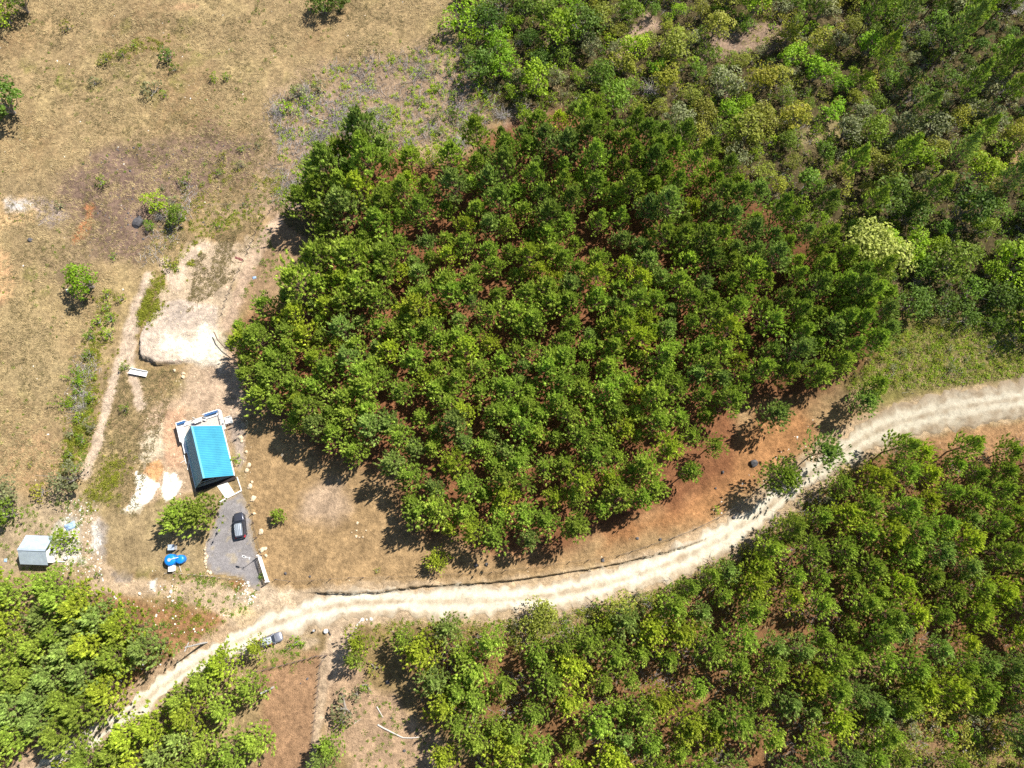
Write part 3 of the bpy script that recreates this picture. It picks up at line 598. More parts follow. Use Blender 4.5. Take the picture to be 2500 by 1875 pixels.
for p in poisson(up_pine, 10, 8.5, (), 15, 6000, .1):
    spawn_pine(gpt(p), pick(P_tall), .72 + .3 * rng.random(), rng.random() * 6.28, 'tall thin pine on the scrubby hillside', 'tall pines on the scrubby hillside')
for p in poisson(V([(1740, -40), (2300, -60), (2300, 110), (2120, 130), (1990, 90), (1870, 50)]), 12, 8.0, (), 16, 4000, .1):
    spawn_pine(gpt(p), pick(P_tall), .9 + .3 * rng.random(), rng.random() * 6.28, 'tall thin pine along the top of the hillside', 'tall pines along the top of the hillside')

# broadleaf prototypes: (crown, trunk)
B = {}
for c, nm in (('bright', 'bright'), ('mid', 'mid'), ('olive', 'olive'), ('dark', 'dark'), ('yellow', 'yellow'), ('dusty', 'dusty'), ('lime', 'lime')):
    B[c] = [broad_proto('broadleaf', 3.9, 2.5, c, 14), broad_proto('broadleaf', 3.2, 2.2, c, 10, leaf=.19, bare=2), broad_proto('broadleaf', 4.6, 2.3, c, 12, leaf=.23)]
B['flower'] = [broad_proto('flowering', 6.0, 3.6, 'flower', 26, per=60, leaf=.26)]
B['rust'] = [broad_proto('rust', 1.6, 1.1, 'rust', 7)]
S = {c: [broad_proto('bush', 1.5, 1.25, c, 6, leaf=.17, per=95, z0=.3), broad_proto('bush', 1.1, .95, c, 4, leaf=.15, per=110, z0=.3)] for c in ('bright', 'mid', 'olive', 'dark', 'yellow', 'dusty', 'lime')}
T = [twig_proto('twigs', 1.6, 1.0, 75), twig_proto('twigs', 1.9, .5, 85, (.5, .3)), twig_proto('twigs', 1.3, 1.3, 60)]
names = {'bright': 'bright green', 'mid': 'mid green', 'olive': 'olive green', 'dark': 'dark green', 'yellow': 'yellow-green', 'dusty': 'dusty grey-green', 'lime': 'lime green'}
lone_trees = [  # V x, V y, colour, scale, label, height above ground
 (14, 228, 'dark', 1.35, 'dark green round tree cut by the left edge of the pasture', 2.5), (8, 30, 'bright', 1.1, 'green tree in the upper left corner of the pasture', 2.5), (45, 8, 'dark', 1.0, 'shaded tree at the top left, behind the corner tree', 2.5),
 (190, 612, 'bright', .98, 'round green tree standing alone in the pasture beside the worn track', 2), (330, 440, 'bright', .85, 'bright tree beside the big dark boulder and the dead white bush', 2), (388, 470, 'mid', .62, 'dark low tree right of the dead white bush', 1.2), (325, 490, 'mid', .4, 'small shrub leaning on the big dark boulder', .8),
 (152, 1030, 'dusty', 1.05, 'dull green bushy tree with a dark shadow above the cabin', 2), (10, 1080, 'dusty', 1.1, 'grey-green tree at the left edge above the cabin', 2), (20, 1110, 'mid', .8, 'darker tree at the left edge, just above the cabin yard', 2),
 (700, 378, 'lime', 1.15, 'yellow-green broadleaf tree at the upper left corner of the pines', 3), (940, 345, 'lime', .8, 'lime green tree at the edge of the brushwood slope', 2), (1872, 545, 'flower', 1.05, 'large tree covered in pale yellow blossom at the plantation edge', 4),
 (700, 18, 'dark', .9, 'dark tree in a hollow at the top of the pasture', 1.5), (735, 8, 'dark', .8, 'second dark tree in the hollow at the top of the pasture', 1.5),
 (680, 395, 'bright', .8, 'green broadleaf tree below the yellow-green one', 2.5), (1170, 1330, 'olive', .9, 'yellowish round shrub tree overhanging the road shoulder', 1.5), (1335, 1325, 'olive', .85, 'olive scrub tree on the road shoulder, right of the yellowish one', 1.5), (1310, 1345, 'yellow', .5, 'yellow-topped bush between the roadside olive trees', 1),
 (166, 1190, 'lime', 0.01, '', 0)]
lone_shrubs = [
 (365, 128, 'dark', .9, 'dark grey-green bush alone high in the pasture', .6), (378, 150, 'mid', .6, 'small green bush below the dark grey one in the pasture', .5), (330, 200, 'dusty', 1.0, 'low dusty bush spreading in the middle of the pasture', .4), (355, 205, 'bright', .5, 'green tip bush beside the dusty one', .4),
 (465, 168, 'lime', .5, 'lime bush in the pasture, left of a pair', .4), (490, 168, 'bright', .5, 'right bush of the small pasture pair', .4), (290, 97, 'bright', .6, 'green bush on the upper pasture ridge', .4), (230, 130, 'olive', .7, 'olive bush low on the upper pasture ridge', .4), (265, 118, 'mid', .5, 'small bush between two ridge bushes', .4), (205, 180, 'dusty', .6, 'dusty bush left in the pasture', .4), (147, 62, 'olive', 1.0, 'faint olive bush near the top left', .3),
 (618, 232, 'bright', 1.0, 'bright bush left in the brushwood patch', .9), (665, 218, 'bright', .9, 'green bush right in the brushwood patch', .9), (690, 190, 'dusty', 1.0, 'dusty bush behind the brushwood patch', .6), (645, 205, 'dusty', .9, 'grey bush between the two brushwood patch bushes', .5), (262, 645, 'lime', .68, 'small round bright bush on the worn track', .7), (210, 695, 'bright', .85, 'bright bush left of the worn track below the round tree', .9),
 (222, 395, 'mid', .7, 'small green bush above the red streak of soil', .4), (400, 395, 'mid', .85, 'bush in the scrub line above the dead white bush', .6), (130, 445, 'dusty', .7, 'grey dead-tipped bush beside the pale rock', .4), (245, 555, 'bright', .55, 'small bush in the pasture above the round tree', .4), (475, 490, 'lime', .5, 'lime bush on the slope above the pad', .3), (382, 580, 'bright', .5, 'small bush on the pale eroded slope', .3), (370, 575, 'olive', .7, 'olive bush on the pale eroded slope', .3),
 (512, 993, 'bright', .72, 'bright bush tucked against the side of the A-frame', .6), (565, 1245, 'bright', .3, 'small shrub growing at the foot of the gate', .3), (1548, 1102, 'lime', .6, 'small lime bush in the pine shadow above the road', .4), (640, 1385, 'bright', .75, 'green bush right of the parked jeep', .6), (625, 1400, 'mid', .5, 'low bush just below the right one of the jeep', .4),
 (150, 1165, 'lime', 1.1, 'bright lime shrub beside the cabin patio', .7), (158, 1185, 'bright', .8, 'bright shrub just below the lime shrub of the patio', .6), (136, 1222, 'bright', .4, 'small round bush planted in the patio', .4), (190, 1262, 'yellow', .5, 'yellow-green bush below the patio', .4), (215, 1240, 'mid', .55, 'bush beside the lane and the cabin garden', .5), (810, 1443, 'olive', 1.0, 'olive bush with yellow leaves beside the sandy clearing', .6), (790, 1480, 'mid', .8, 'bush on the sandy path edge', .5), (745, 1530, 'dusty', 1.1, 'grey leafy bush on the sandy path', .5), (735, 1560, 'mid', .8, 'green bush below the grey one on the sandy path', .5), (770, 1500, 'dusty', .8, 'dusty bush in the shade of the sandy path', .5),
 (815, 1232, 'olive', .4, 'tiny olive shrub inside the yard fence', .3), (65, 1005, 'yellow', .4, 'small yellow bush in the bare patch of the pasture', .3), (90, 1058, 'yellow', .8, 'yellow-green bush above the cabin lane', .5), (270, 795, 'mid', .5, 'bush beside the white trough', .4), (172, 945, 'bright', .6, 'bush in the shrub line beside the worn track', .4), (270, 885, 'mid', .55, 'dark bush in the tall grass below the trough', .4)]
for vx, vy, c, s, lab, h in lone_trees:
    if not lab: continue
    p = atV(vx, vy, h); spawn('tree', p, pick(B[c]), s * 1.65, rng.random() * 6.28, lab, None, 'broadleaf_tree', 'tree')
for vx, vy, c, s, lab, h in lone_shrubs:
    spawn('shrub', atV(vx, vy, h), pick(S[c]), s * 2.1, rng.random() * 6.28, lab, None, 'shrub', 'shrub')
for p in poisson(V([(225, 630), (260, 640), (250, 700), (215, 760), (205, 850), (200, 950), (165, 1020), (140, 1010), (160, 900), (180, 780), (195, 700)]), .5, 2.6, [tuple(atV(a, b)[:2]) for a, b in ((190, 612), (170, 818), (150, 870), (262, 645), (210, 695))], 26, 3000):
    c = pick(['bright', 'mid', 'lime', 'dusty', 'bright']); lab = names[c] + ' shrub in the row left of the worn track'; spawn('shrub', gpt(p), pick(S[c]), 1.0 + .8 * rng.random(), rng.random() * 6.28, lab, lab.replace(' shrub ', ' shrubs '))
for p in poisson(V([(330, 400), (400, 370), (470, 340), (560, 300), (570, 330), (480, 390), (420, 430), (350, 450)]), .5, 3.4, (), 27, 2000):
    c = pick(['mid', 'dusty', 'bright', 'olive']); lab = names[c] + ' low bush on the scrub line above the slope'; spawn('shrub', gpt(p), pick(S[c]), .7 + .6 * rng.random(), rng.random() * 6.28, lab, lab.replace(' bush ', ' bushes '))
for p in poisson(V([(870, 200), (960, 120), (1040, 180), (1080, 260), (1000, 300), (900, 280)]), .5, 3.0, (), 28, 3000):
    c = pick(['mid', 'dusty', 'bright', 'dark']); lab = names[c] + ' bush on the brushwood slope near the thicket'; spawn('shrub', gpt(p), pick(S[c]), .9 + .9 * rng.random(), rng.random() * 6.28, lab, lab.replace(' bush ', ' bushes '))
# the thicket
tp = V([(985, -10), (1000, -40), (2300, -60), (2300, 720), (2130, 700), (1990, 690), (1940, 650), (1890, 590), (1790, 520), (1690, 440), (1610, 400), (1560, 330), (1440, 275), (1360, 230), (1290, 215), (1200, 210), (1130, 235), (1060, 180), (1000, 110)])
tgap = [V([(1320, 130), (1360, 60), (1400, 30), (1430, 60), (1370, 110), (1335, 150)]), V([(1510, 90), (1600, 70), (1690, 60), (1660, 100), (1560, 125)]), V([(1740, 250), (1820, 250), (1800, 300), (1720, 320)]), V([(1930, 590), (2000, 620), (2040, 680), (1940, 650)]), V([(2170, 310), (2212, 300), (2212, 360), (2180, 370)])]
def thick_colour(vx, vy):
    r = rng.random()
    if vx < 1260: return pick(['bright', 'bright', 'lime', 'mid', 'dark']) if vy < 170 else pick(['dusty', 'mid', 'dusty', 'bright', 'dark'])
    if vx > 1850 and vy > 420: return pick(['dark', 'mid', 'mid', 'dark', 'bright'])
    if vx > 1900 and vy < 260: return pick(['dark', 'mid', 'dusty', 'dark'])
    return pick(['olive', 'yellow', 'bright', 'mid', 'olive', 'dusty', 'bright', 'yellow' if r < .3 else 'mid'])
def treg(vx, vy):
    if vx < 1260: return 'at the left edge of the thicket'
    if vx > 1850 and vy > 420: return 'in the dark hollow right of the plantation'
    if vx > 1850: return 'among the tall pines of the upper right thicket'
    return 'in the middle of the thicket' if vy > 220 else 'high in the open part of the thicket'
tpts = poisson(tp, 2.0, 4.3, (), 21, 16000, .2, tgap)
for p in tpts:
    q = gpt(p); px, py = proj(q.x, q.y, q.z + 2); vx, vy = px / K, py / K; c = thick_colour(vx, vy)
    big = 1.25 if (vx < 1260 and vy < 200) or (vx > 1850 and vy > 420) else 1.0
    lab = names[c] + ' broadleaf tree ' + treg(vx, vy); spawn('tree', q, pick(B[c]), (.75 + 1.05 * rng.random() ** 1.5) * big, rng.random() * 6.28, lab, lab.replace(' tree ', ' trees '), 'broadleaf_tree', 'tree')
spts = poisson(tp, .8, 2.35, [tuple(p) for p in tpts], 22, 30000, .2, tgap[:2])
for p in spts:
    q = gpt(p); px, py = proj(q.x, q.y, q.z + 1); vx, vy = px / K, py / K; c = thick_colour(vx, vy)
    lab = 'low ' + names[c] + ' shrub ' + treg(vx, vy); spawn('shrub', q, pick(S[c]), 1.0 + .8 * rng.random(), rng.random() * 6.28, lab, lab.replace(' shrub ', ' shrubs '))
road_scrub = V([(1090, 1335), (1200, 1315), (1330, 1300), (1440, 1262), (1530, 1215), (1620, 1165), (1700, 1105), (1780, 1035), (1830, 1010), (1840, 1060), (1780, 1120), (1700, 1180), (1640, 1215), (1560, 1240), (1500, 1290), (1420, 1340), (1330, 1370), (1200, 1400), (1100, 1390)])
for p in poisson(road_scrub, .8, 2.4, fixed, 23, 5000):
    c = pick(['olive', 'mid', 'dusty', 'yellow', 'olive']); lab = names[c] + ' shrub in the scrub below the road'; spawn('shrub', gpt(p), pick(S[c]), .7 + .7 * rng.random(), rng.random() * 6.28, lab, lab.replace(' shrub ', ' shrubs '))
for p in poisson(V([(1830, 820), (1920, 740), (1990, 700), (2120, 690), (2300, 700), (2300, 800), (2130, 790), (2000, 800), (1900, 850)]), .6, 2.3, fixed, 24, 5000):
    c = pick(['olive', 'yellow', 'dusty', 'mid', 'olive']); lab = names[c] + ' shrub on the open bank above the right end of the road'; spawn('shrub', gpt(p), pick(S[c]), .6 + .6 * rng.random(), rng.random() * 6.28, lab, lab.replace(' shrub ', ' shrubs '))
for p in poisson(V([(1850, 1480), (1960, 1480), (2150, 1430), (2300, 1400), (2300, 1760), (1850, 1760), (1880, 1600)]), .8, 2.0, fixed, 25, 5000):
    c = pick(['olive', 'mid', 'dusty', 'yellow', 'bright']); lab = names[c] + ' shrub in the scrub of the lower right corner'; spawn('shrub', gpt(p), pick(S[c]), 1.0 + .9 * rng.random(), rng.random() * 6.28, lab, lab.replace(' shrub ', ' shrubs '))

# place the individuals (the 300 nearest of each kind), the remainder as one mass per kind
def dist(d): return (Vector(d['p']) - Vector((0, 0, CAM_H))).length
def in_view(d, m=180):
    x, y = proj(d['p'].x, d['p'].y, d['p'].z + 3); return -m < x < W_PX + m and -m < y < H_PX + m
src_col = bpy.data.collections.new('sources')
def mass(name, items, label, limit_key):
    if not items: return
    protos = {}; 
    for d in items: protos.setdefault(d['proto'][0].name, d['proto'])
    keys = sorted(protos); col = bpy.data.collections.new(name + '_sources')
    for i, k in enumerate(keys):
        cr, tk = protos[k][0], protos[k][1]; bm = bmesh.new(); bm.from_mesh(cr); bm.from_mesh(tk); n0 = len(cr.polygons)
        bm.faces.ensure_lookup_table()
        for f in bm.faces[n0:]: f.material_index = 1
        me = bpy.data.meshes.new('src'); bm.to_mesh(me); bm.free(); me.materials.append(cr.materials[0]); me.materials.append(tk.materials[0])
        col.objects.link(bpy.data.objects.new('src_%s_%03d' % (name, i), me))
    me = bpy.data.meshes.new(name); me.vertices.add(len(items)); me.vertices.foreach_set('co', np.array([tuple(d['p']) for d in items], np.float32).ravel())
    a = me.attributes.new('idx', 'INT', 'POINT'); a.data.foreach_set('value', [keys.index(d['proto'][0].name) for d in items])
    a = me.attributes.new('scl', 'FLOAT', 'POINT'); a.data.foreach_set('value', [d['s'] for d in items])
    a = me.attributes.new('rot', 'FLOAT_VECTOR', 'POINT'); a.data.foreach_set('vector', np.array([(0, 0, d['rz']) for d in items], np.float32).ravel())
    o = link(name, me); gn = bpy.data.node_groups.new(name, 'GeometryNodeTree')
    gn.interface.new_socket('Geometry', in_out='INPUT', socket_type='NodeSocketGeometry'); gn.interface.new_socket('Geometry', in_out='OUTPUT', socket_type='NodeSocketGeometry')
    N, L = gn.nodes, gn.links; gi, go = N.new('NodeGroupInput'), N.new('NodeGroupOutput'); ip = N.new('GeometryNodeInstanceOnPoints'); ci = N.new('GeometryNodeCollectionInfo')
    ci.inputs[0].default_value = col; ci.inputs['Separate Children'].default_value = True; ci.inputs['Reset Children'].default_value = True; ip.inputs['Pick Instance'].default_value = True
    def attr(nm, ty):
        n = N.new('GeometryNodeInputNamedAttribute'); n.data_type = ty; n.inputs['Name'].default_value = nm; return n.outputs['Attribute']
    L.new(gi.outputs[0], ip.inputs['Points']); L.new(ci.outputs[0], ip.inputs['Instance']); L.new(attr('idx', 'INT'), ip.inputs['Instance Index'])
    L.new(attr('rot', 'FLOAT_VECTOR'), ip.inputs['Rotation']); L.new(attr('scl', 'FLOAT'), ip.inputs['Scale']); L.new(ip.outputs[0], go.inputs[0])
    o.modifiers.new('scatter', 'NODES').node_group = gn
    tag(o, label, None, None, 'stuff')
def settle(key, limit, name, cat, massname, masslabel):
    items = [d for d in placed[key] if in_view(d)]; named = [d for d in items if not d['group']]; rest = sorted([d for d in items if d['group']], key=dist)
    k = limit - len(named); ind = named + rest[:k]
    protos = {}
    for d in ind:
        nm = d.get('name', name); root = empty(nm, d['p'], d['rz'], d['s'])
        if d.get('tilt'): root.rotation_euler = (*d['tilt'], d['rz'])
        tag(root, d['label'], d.get('cat', cat), d['group'])
        kk = d['proto'][0].name
        if kk not in protos:
            protos[kk] = (link('crown', d['proto'][0], root), link('trunk', d['proto'][1], root))
        else:
            for c in protos[kk]: q = c.copy(); q.parent = root; COL.objects.link(q)
    mass(massname, rest[k:], masslabel, key)
    print('PLACED', key, len(ind), 'mass', len(rest[k:]))
settle('pine', 296, 'pine_tree', 'pine tree', 'pine_wood', 'further pines of the plantation that read as one wood')
settle('tree', 290, 'broadleaf_tree', 'tree', 'broadleaf_wood', 'further broadleaf trees merging into one wood')
settle('shrub', 290, 'shrub', 'shrub', 'scrub', 'further low shrubs merging into one scrub')

# dead grey bushes
dead = [(345, 468, 2, 1.0, 'dead white twiggy bush beside the big dark boulder'), (985, 300, 1, 1.3, 'largest fan of dead pale branches above the pines'), (1085, 250, 0, 1.3, 'grey leafless bush at the left foot of the thicket'), (1020, 55, 0, 1.3, 'grey leafless bush in the shadow of the bright thicket trees'), (1405, 195, 0, 1.7, 'pale grey leafless bush in the middle thicket'), (1130, 235, 2, 1.4, 'brownish leafless bush above the tallest pine'), (2000, 80, 0, 2.0, 'violet-grey leafless bush among the upper pines'), (1950, 70, 2, 1.6, 'pale leafless bush left of the violet-grey one'), (2200, 20, 1, 2.0, 'fallen grey crown at the top right corner'), (600, 240, 0, 1.2, 'grey twig heap left in the brushwood patch'), (660, 190, 2, 1.1, 'twig heap behind the brushwood patch'), (880, 300, 1, 1.0, 'dead branch fan above the tall dark pine'), (800, 240, 0, .9, 'twig heap in the middle of the brushwood slope'), (1120, 90, 2, 1.0, 'bare grey treetop in the bright thicket'), (175, 880, 2, .9, 'dead twiggy bush in the shrub line left of the track'), (180, 855, 0, .7, 'dead grey bush above the twiggy one left of the track'), (1720, 470, 0, .9, 'leafless bush at the right plantation edge'), (2180, 200, 1, 1.6, 'pale fallen branches under the right pines'), (1240, 60, 0, 1.4, 'dusty leafless tree in the upper thicket'), (1980, 610, 2, 1.0, 'leafless bush at the dark hollow')]
for i, (vx, vy, k, s, lab) in enumerate(dead):
    o = link('dead_bush', T[k], None, atV(vx, vy, .5), (0, 0, rng.random() * 6.28), s); tag(o, lab, 'dead bush')

# ------------------------------------------------------------------ ground cover (things nobody could count)
def scatter_pts(px, n, seed, noise=None, thr=0, h=0):
    r_ = np.random.default_rng(seed); poly = G0(px, h); xs = [p[0] for p in poly]; ys = [p[1] for p in poly]
    c = np.stack([r_.uniform(min(xs), max(xs), n * 4), r_.uniform(min(ys), max(ys), n * 4)], 1); c = c[inside(c[:, 0], c[:, 1], poly)]
    if noise: c = c[fbm(c[:, 0] / noise, c[:, 1] / noise, seed, 3) > thr]
    return c[:n]
road_w = G0(V(road_v)); tracks_w = [G0(V(l)) for l in TRACKS]; walls_w = [G0(q) for q in (Q3([(890, 700), (960, 500), (1060, 460), (1150, 860), (1080, 880), (890, 820)]), Z(380, 960, 5.925, [(380, 420), (930, 220), (1200, 1200), (1150, 1470), (1010, 1530), (620, 1430)]), Q3([(90, 650), (235, 650), (225, 790), (85, 790)]))]
def clear(c, m=.3):
    """drop points on the road, the tracks, the gravel and under buildings"""
    X, Y = c[:, 0], c[:, 1]; d, _, a = seg_dist(X, Y, road_w); k = d > 2.9 + m + 1.2 * sstep(55, 95, X)
    for t in tracks_w: k &= seg_dist(X, Y, t)[0] > .95
    for w in walls_w: k &= ~inside(X, Y, w)
    return c[k]
def line_pts(px, n, w, seed):
    r_ = np.random.default_rng(seed); p = np.array(G0(px)); d = np.concatenate([[0], np.cumsum(np.hypot(*np.diff(p, axis=0).T))]); t = r_.uniform(0, d[-1], n)
    return np.stack([np.interp(t, d, p[:, 0]), np.interp(t, d, p[:, 1])], 1) + r_.normal(size=(n, 2)) * w
def clumps(name, pts, per, R, leaf, m, label, elong=.62, up=.5, ztop=.5):
    pts = clear(np.asarray(pts)); n = len(pts) * per; c = np.repeat(pts, per, 0); Rr = np.repeat(R * (.45 + 1.1 * rng.random(len(pts)) ** 1.6), per)
    d = rv(n); d[:, 2] = np.abs(d[:, 2]); rr = Rr * rng.random(n) ** .4
    x, y = c[:, 0] + d[:, 0] * rr, c[:, 1] + d[:, 1] * rr; p = np.stack([x, y, g(x, y) + d[:, 2] * rr * ztop + .02], 1)
    nm = d * .5 + rv(n) * .7 + np.array([0, 0, up]); nm /= np.linalg.norm(nm, axis=1)[:, None]; s = np.cross(nm, rv(n)); s /= np.linalg.norm(s, axis=1)[:, None] + 1e-6; b = np.cross(nm, s)
    z = leaf * (.6 + .8 * rng.random(n))[:, None]
    v = np.stack([p - s * z * elong, p - b * z * .38, p + s * z * elong, p + b * z * .38], 1).reshape(-1, 3)
    return tag(link(name, mesh_np(name, v, [np.arange(n * 4).reshape(-1, 4)], [M[m]])), label, None, None, 'stuff')
def blades(name, pts, per, H, R, m, label, w=.02, lay=.8):
    pts = clear(pts); n = len(pts) * per; c = np.repeat(pts, per, 0) + rng.normal(size=(n, 2)) * R * .4; z0 = g(c[:, 0], c[:, 1])
    a = np.repeat(rng.random(len(pts)) * 6.28, per) + rng.normal(size=n) * .9; l = H * (.5 + rng.random(n)); dd = np.stack([np.cos(a) * lay, np.sin(a) * lay, np.full(n, 1 - .6 * lay)], 1) * l[:, None]
    s = np.stack([-np.sin(a), np.cos(a), a * 0], 1) * w; p = np.stack([c[:, 0], c[:, 1], z0 - .01], 1)
    v = np.stack([p - s, p + s, p + dd * .6 + s * .8 + (0, 0, .02), p + dd], 1).reshape(-1, 3)
    return tag(link(name, mesh_np(name, v, [np.arange(n * 4).reshape(-1, 4)], [M[m]])), label, None, None, 'stuff')
past = V([(-60, -60), (975, -60), (990, 90), (900, 130), (760, 150), (640, 230), (600, 420), (560, 440), (440, 470), (330, 600), (200, 700), (190, 900), (150, 1050), (-60, 1060)])
hay = np.concatenate([scatter_pts(past, 9000, 301), scatter_pts(past, 12000, 302, 5, 0.05)])
blades('dry_grass', hay, 7, .42, .5, 'straw', 'pale dry grass matted over the pasture', .035)
blades('brown_grass', np.concatenate([scatter_pts(past, 7000, 303, 5, .02), scatter_pts(V([(230, 800), (390, 800), (330, 1000), (300, 1120), (190, 1080), (210, 950)]), 1600, 304), scatter_pts(V([(430, 520), (560, 470), (500, 600), (400, 680)]), 700, 305, 2, 0), scatter_pts(V([(590, 450), (660, 450), (720, 530), (640, 500)]), 500, 306)]), 8, .38, .45, 'straw_brown', 'brownish tussocks of uncut grass', .035)
weeds_y = np.concatenate([line_pts(V(l), n, w, 310 + i) for i, (l, n, w) in enumerate([
    ([(440, 520), (400, 560), (360, 590), (335, 620)], 260, 1.1), ([(325, 625), (300, 690), (285, 710)], 190, .8), ([(300, 690), (330, 680), (340, 650)], 120, 1.0), ([(560, 395), (640, 410), (660, 430)], 110, 1.0),
    ([(200, 760), (195, 830), (180, 900), (175, 960), (160, 1010)], 260, 1.6), ([(235, 640), (215, 700), (205, 760)], 90, 1.2), ([(155, 950), (150, 1000), (140, 1010)], 90, .8), ([(200, 1080), (240, 1050), (260, 1000)], 200, 1.4), ([(190, 850), (175, 900), (165, 960)], 110, .7), ([(268, 740), (262, 800)], 60, .4), ([(410, 490), (490, 470), (560, 460)], 90, 1.4),
    ([(340, 540), (420, 440), (500, 350)], 120, 1.6), ([(230, 130), (300, 95), (370, 90)], 90, 1.2), ([(380, 1300), (440, 1340), (450, 1390)], 60, 1.5), ([(700, 1320), (900, 1345), (1100, 1350)], 160, 1.6), ([(300, 1420), (420, 1420)], 50, 1.6)])])
clumps('weeds', weeds_y, 34, .6, .14, 'yellow', 'low yellow-green weeds along the tracks and slopes', ztop=.7)
weeds_g = np.concatenate([scatter_pts(past, 420, 330, 9, .05), scatter_pts(V([(0, 1090), (200, 1080), (210, 1240), (130, 1240), (0, 1250)]), 160, 331), scatter_pts(V([(230, 1300), (520, 1345), (400, 1440), (280, 1450)]), 110, 332), scatter_pts(V([(1100, 1330), (1500, 1240), (1800, 1020), (1900, 990), (1600, 1250), (1300, 1390), (800, 1400), (790, 1340)]), 500, 333), scatter_pts(V([(780, 1470), (950, 1600), (900, 1690), (760, 1690)]), 70, 334),
    line_pts(V([(430, 500), (520, 450), (640, 430)]), 90, 1.3, 335), line_pts(V([(395, 1245), (500, 1255), (560, 1262)]), 90, .8, 336), line_pts(V([(580, 1425), (680, 1400)]), 50, 1.2, 337), line_pts(V([(520, 1370), (440, 1420), (330, 1490)]), 60, .6, 338),
    scatter_pts(V([(340, 1270), (560, 1280), (530, 1340), (340, 1310)]), 60, 339), line_pts(V([(165, 800), (185, 900), (190, 1000)]), 130, 1.0, 340), scatter_pts(V([(560, 430), (620, 640), (520, 640)]), 60, 341)])
clumps('green_weeds', weeds_g, 30, .5, .13, 'mid', 'small green weeds dotted over the bare ground', ztop=.7)
brush = V([(585, 220), (700, 140), (880, 110), (960, 60), (1010, 110), (1080, 230), (1010, 320), (900, 330), (780, 330), (700, 350), (650, 430), (580, 420), (600, 330)])
clumps('seedlings', np.concatenate([scatter_pts(brush, 520, 345), scatter_pts(brush, 300, 346, 4, .1)]), 34, .6, .17, 'bright', 'small green regrowth all over the brushwood slope', ztop=1.4)
def twigs(name, pts, per, L, m, label, w=.032):
    n = len(pts) * per; c = np.repeat(pts, per, 0) + rng.normal(size=(n, 2)) * .8; a = np.repeat(rng.random(len(pts)) * 6.28, per) + rng.normal(size=n) * .8
    l = L * (.3 + rng.random(n)); e = c + np.stack([np.cos(a), np.sin(a)], 1) * l[:, None]; h1 = .05 + .25 * rng.random(n); h2 = .05 + .4 * rng.random(n)
    p = np.stack([c[:, 0], c[:, 1], g(c[:, 0], c[:, 1]) + h1], 1); q = np.stack([e[:, 0], e[:, 1], g(e[:, 0], e[:, 1]) + h2], 1); md = (p + q) / 2 + rng.normal(size=(n, 3)) * .08
    s = np.stack([-np.sin(a), np.cos(a), a * 0], 1) * w; u = np.array([0, 0, w * 1.6])
    v = np.stack([p - s, p + s, p + u, md - s * .8, md + s * .8, md + u * .8, q], 1).reshape(-1, 3); b = (np.arange(n) * 7)[:, None]
    Q_ = np.concatenate([b + np.array([[0, 1, 4, 3]]), b + np.array([[1, 2, 5, 4]]), b + np.array([[2, 0, 3, 5]])]); Tt = np.concatenate([b + np.array([[3, 4, 6]]), b + np.array([[4, 5, 6]]), b + np.array([[5, 3, 6]])])
    return tag(link(name, mesh_np(name, v, [Q_, Tt], [M[m]])), label, None, None, 'stuff')
twigs('brushwood', np.concatenate([scatter_pts(brush, 260, 350), scatter_pts(brush, 420, 351, 4, .12)]), 13, 1.7, 'dead', 'grey cut branches strewn over the slope')
twigs('fallen_twigs', np.concatenate([scatter_pts(thick_px, 700, 352, 6, .05), scatter_pts(lower_px, 500, 353, 5, 0), scatter_pts(road_scrub, 160, 354), line_pts(V([(330, 540), (420, 420)]), 40, 1.5, 355), line_pts(V([(190, 780), (175, 900)]), 40, 1, 356)]), 9, 1.5, 'dead', 'dead grey twigs tangled in the scrub')
ug = np.concatenate([scatter_pts(thick_px, 1700, 360), scatter_pts(road_scrub, 420, 361), scatter_pts(lower_px, 1400, 362, 6, -.05), scatter_pts(V([(1850, 1480), (2300, 1400), (2300, 1760), (1850, 1760)]), 1300, 365)])
clumps('undergrowth', ug, 24, .65, .17, 'olive', 'tangled olive undergrowth between the bushes', ztop=.9)
ug2 = np.concatenate([scatter_pts(thick_px, 1700, 363, 5, 0), scatter_pts(V([(1830, 840), (1900, 740), (1990, 700), (2300, 690), (2300, 820), (2000, 835)]), 900, 364), scatter_pts(road_scrub, 300, 366)])
clumps('creepers', ug2, 24, .55, .16, 'bright', 'bright creepers over the hillside scrub', ztop=.9)
clumps('yellow_scrub', np.concatenate([scatter_pts(thick_px, 1600, 367, 8, .1), scatter_pts(V([(1830, 840), (1900, 740), (1990, 700), (2300, 690), (2300, 820), (2000, 835)]), 500, 368), scatter_pts(road_scrub, 200, 369)]), 22, .55, .15, 'yellow', 'yellowing low scrub on the hillside', ztop=.9)
blades('rough_grass', np.concatenate([scatter_pts(thick_px, 3000, 370, 5, 0), scatter_pts(lower_px, 1500, 371), scatter_pts(V([(1830, 850), (1990, 700), (2300, 690), (2300, 820), (2000, 840)]), 900, 372), scatter_pts(V([(780, 1340), (1100, 1345), (1480, 1240), (1700, 1110), (1600, 1250), (1100, 1400)]), 900, 373)]), 8, .5, .5, 'straw', 'rough straw-coloured grass in the scrub', .03)
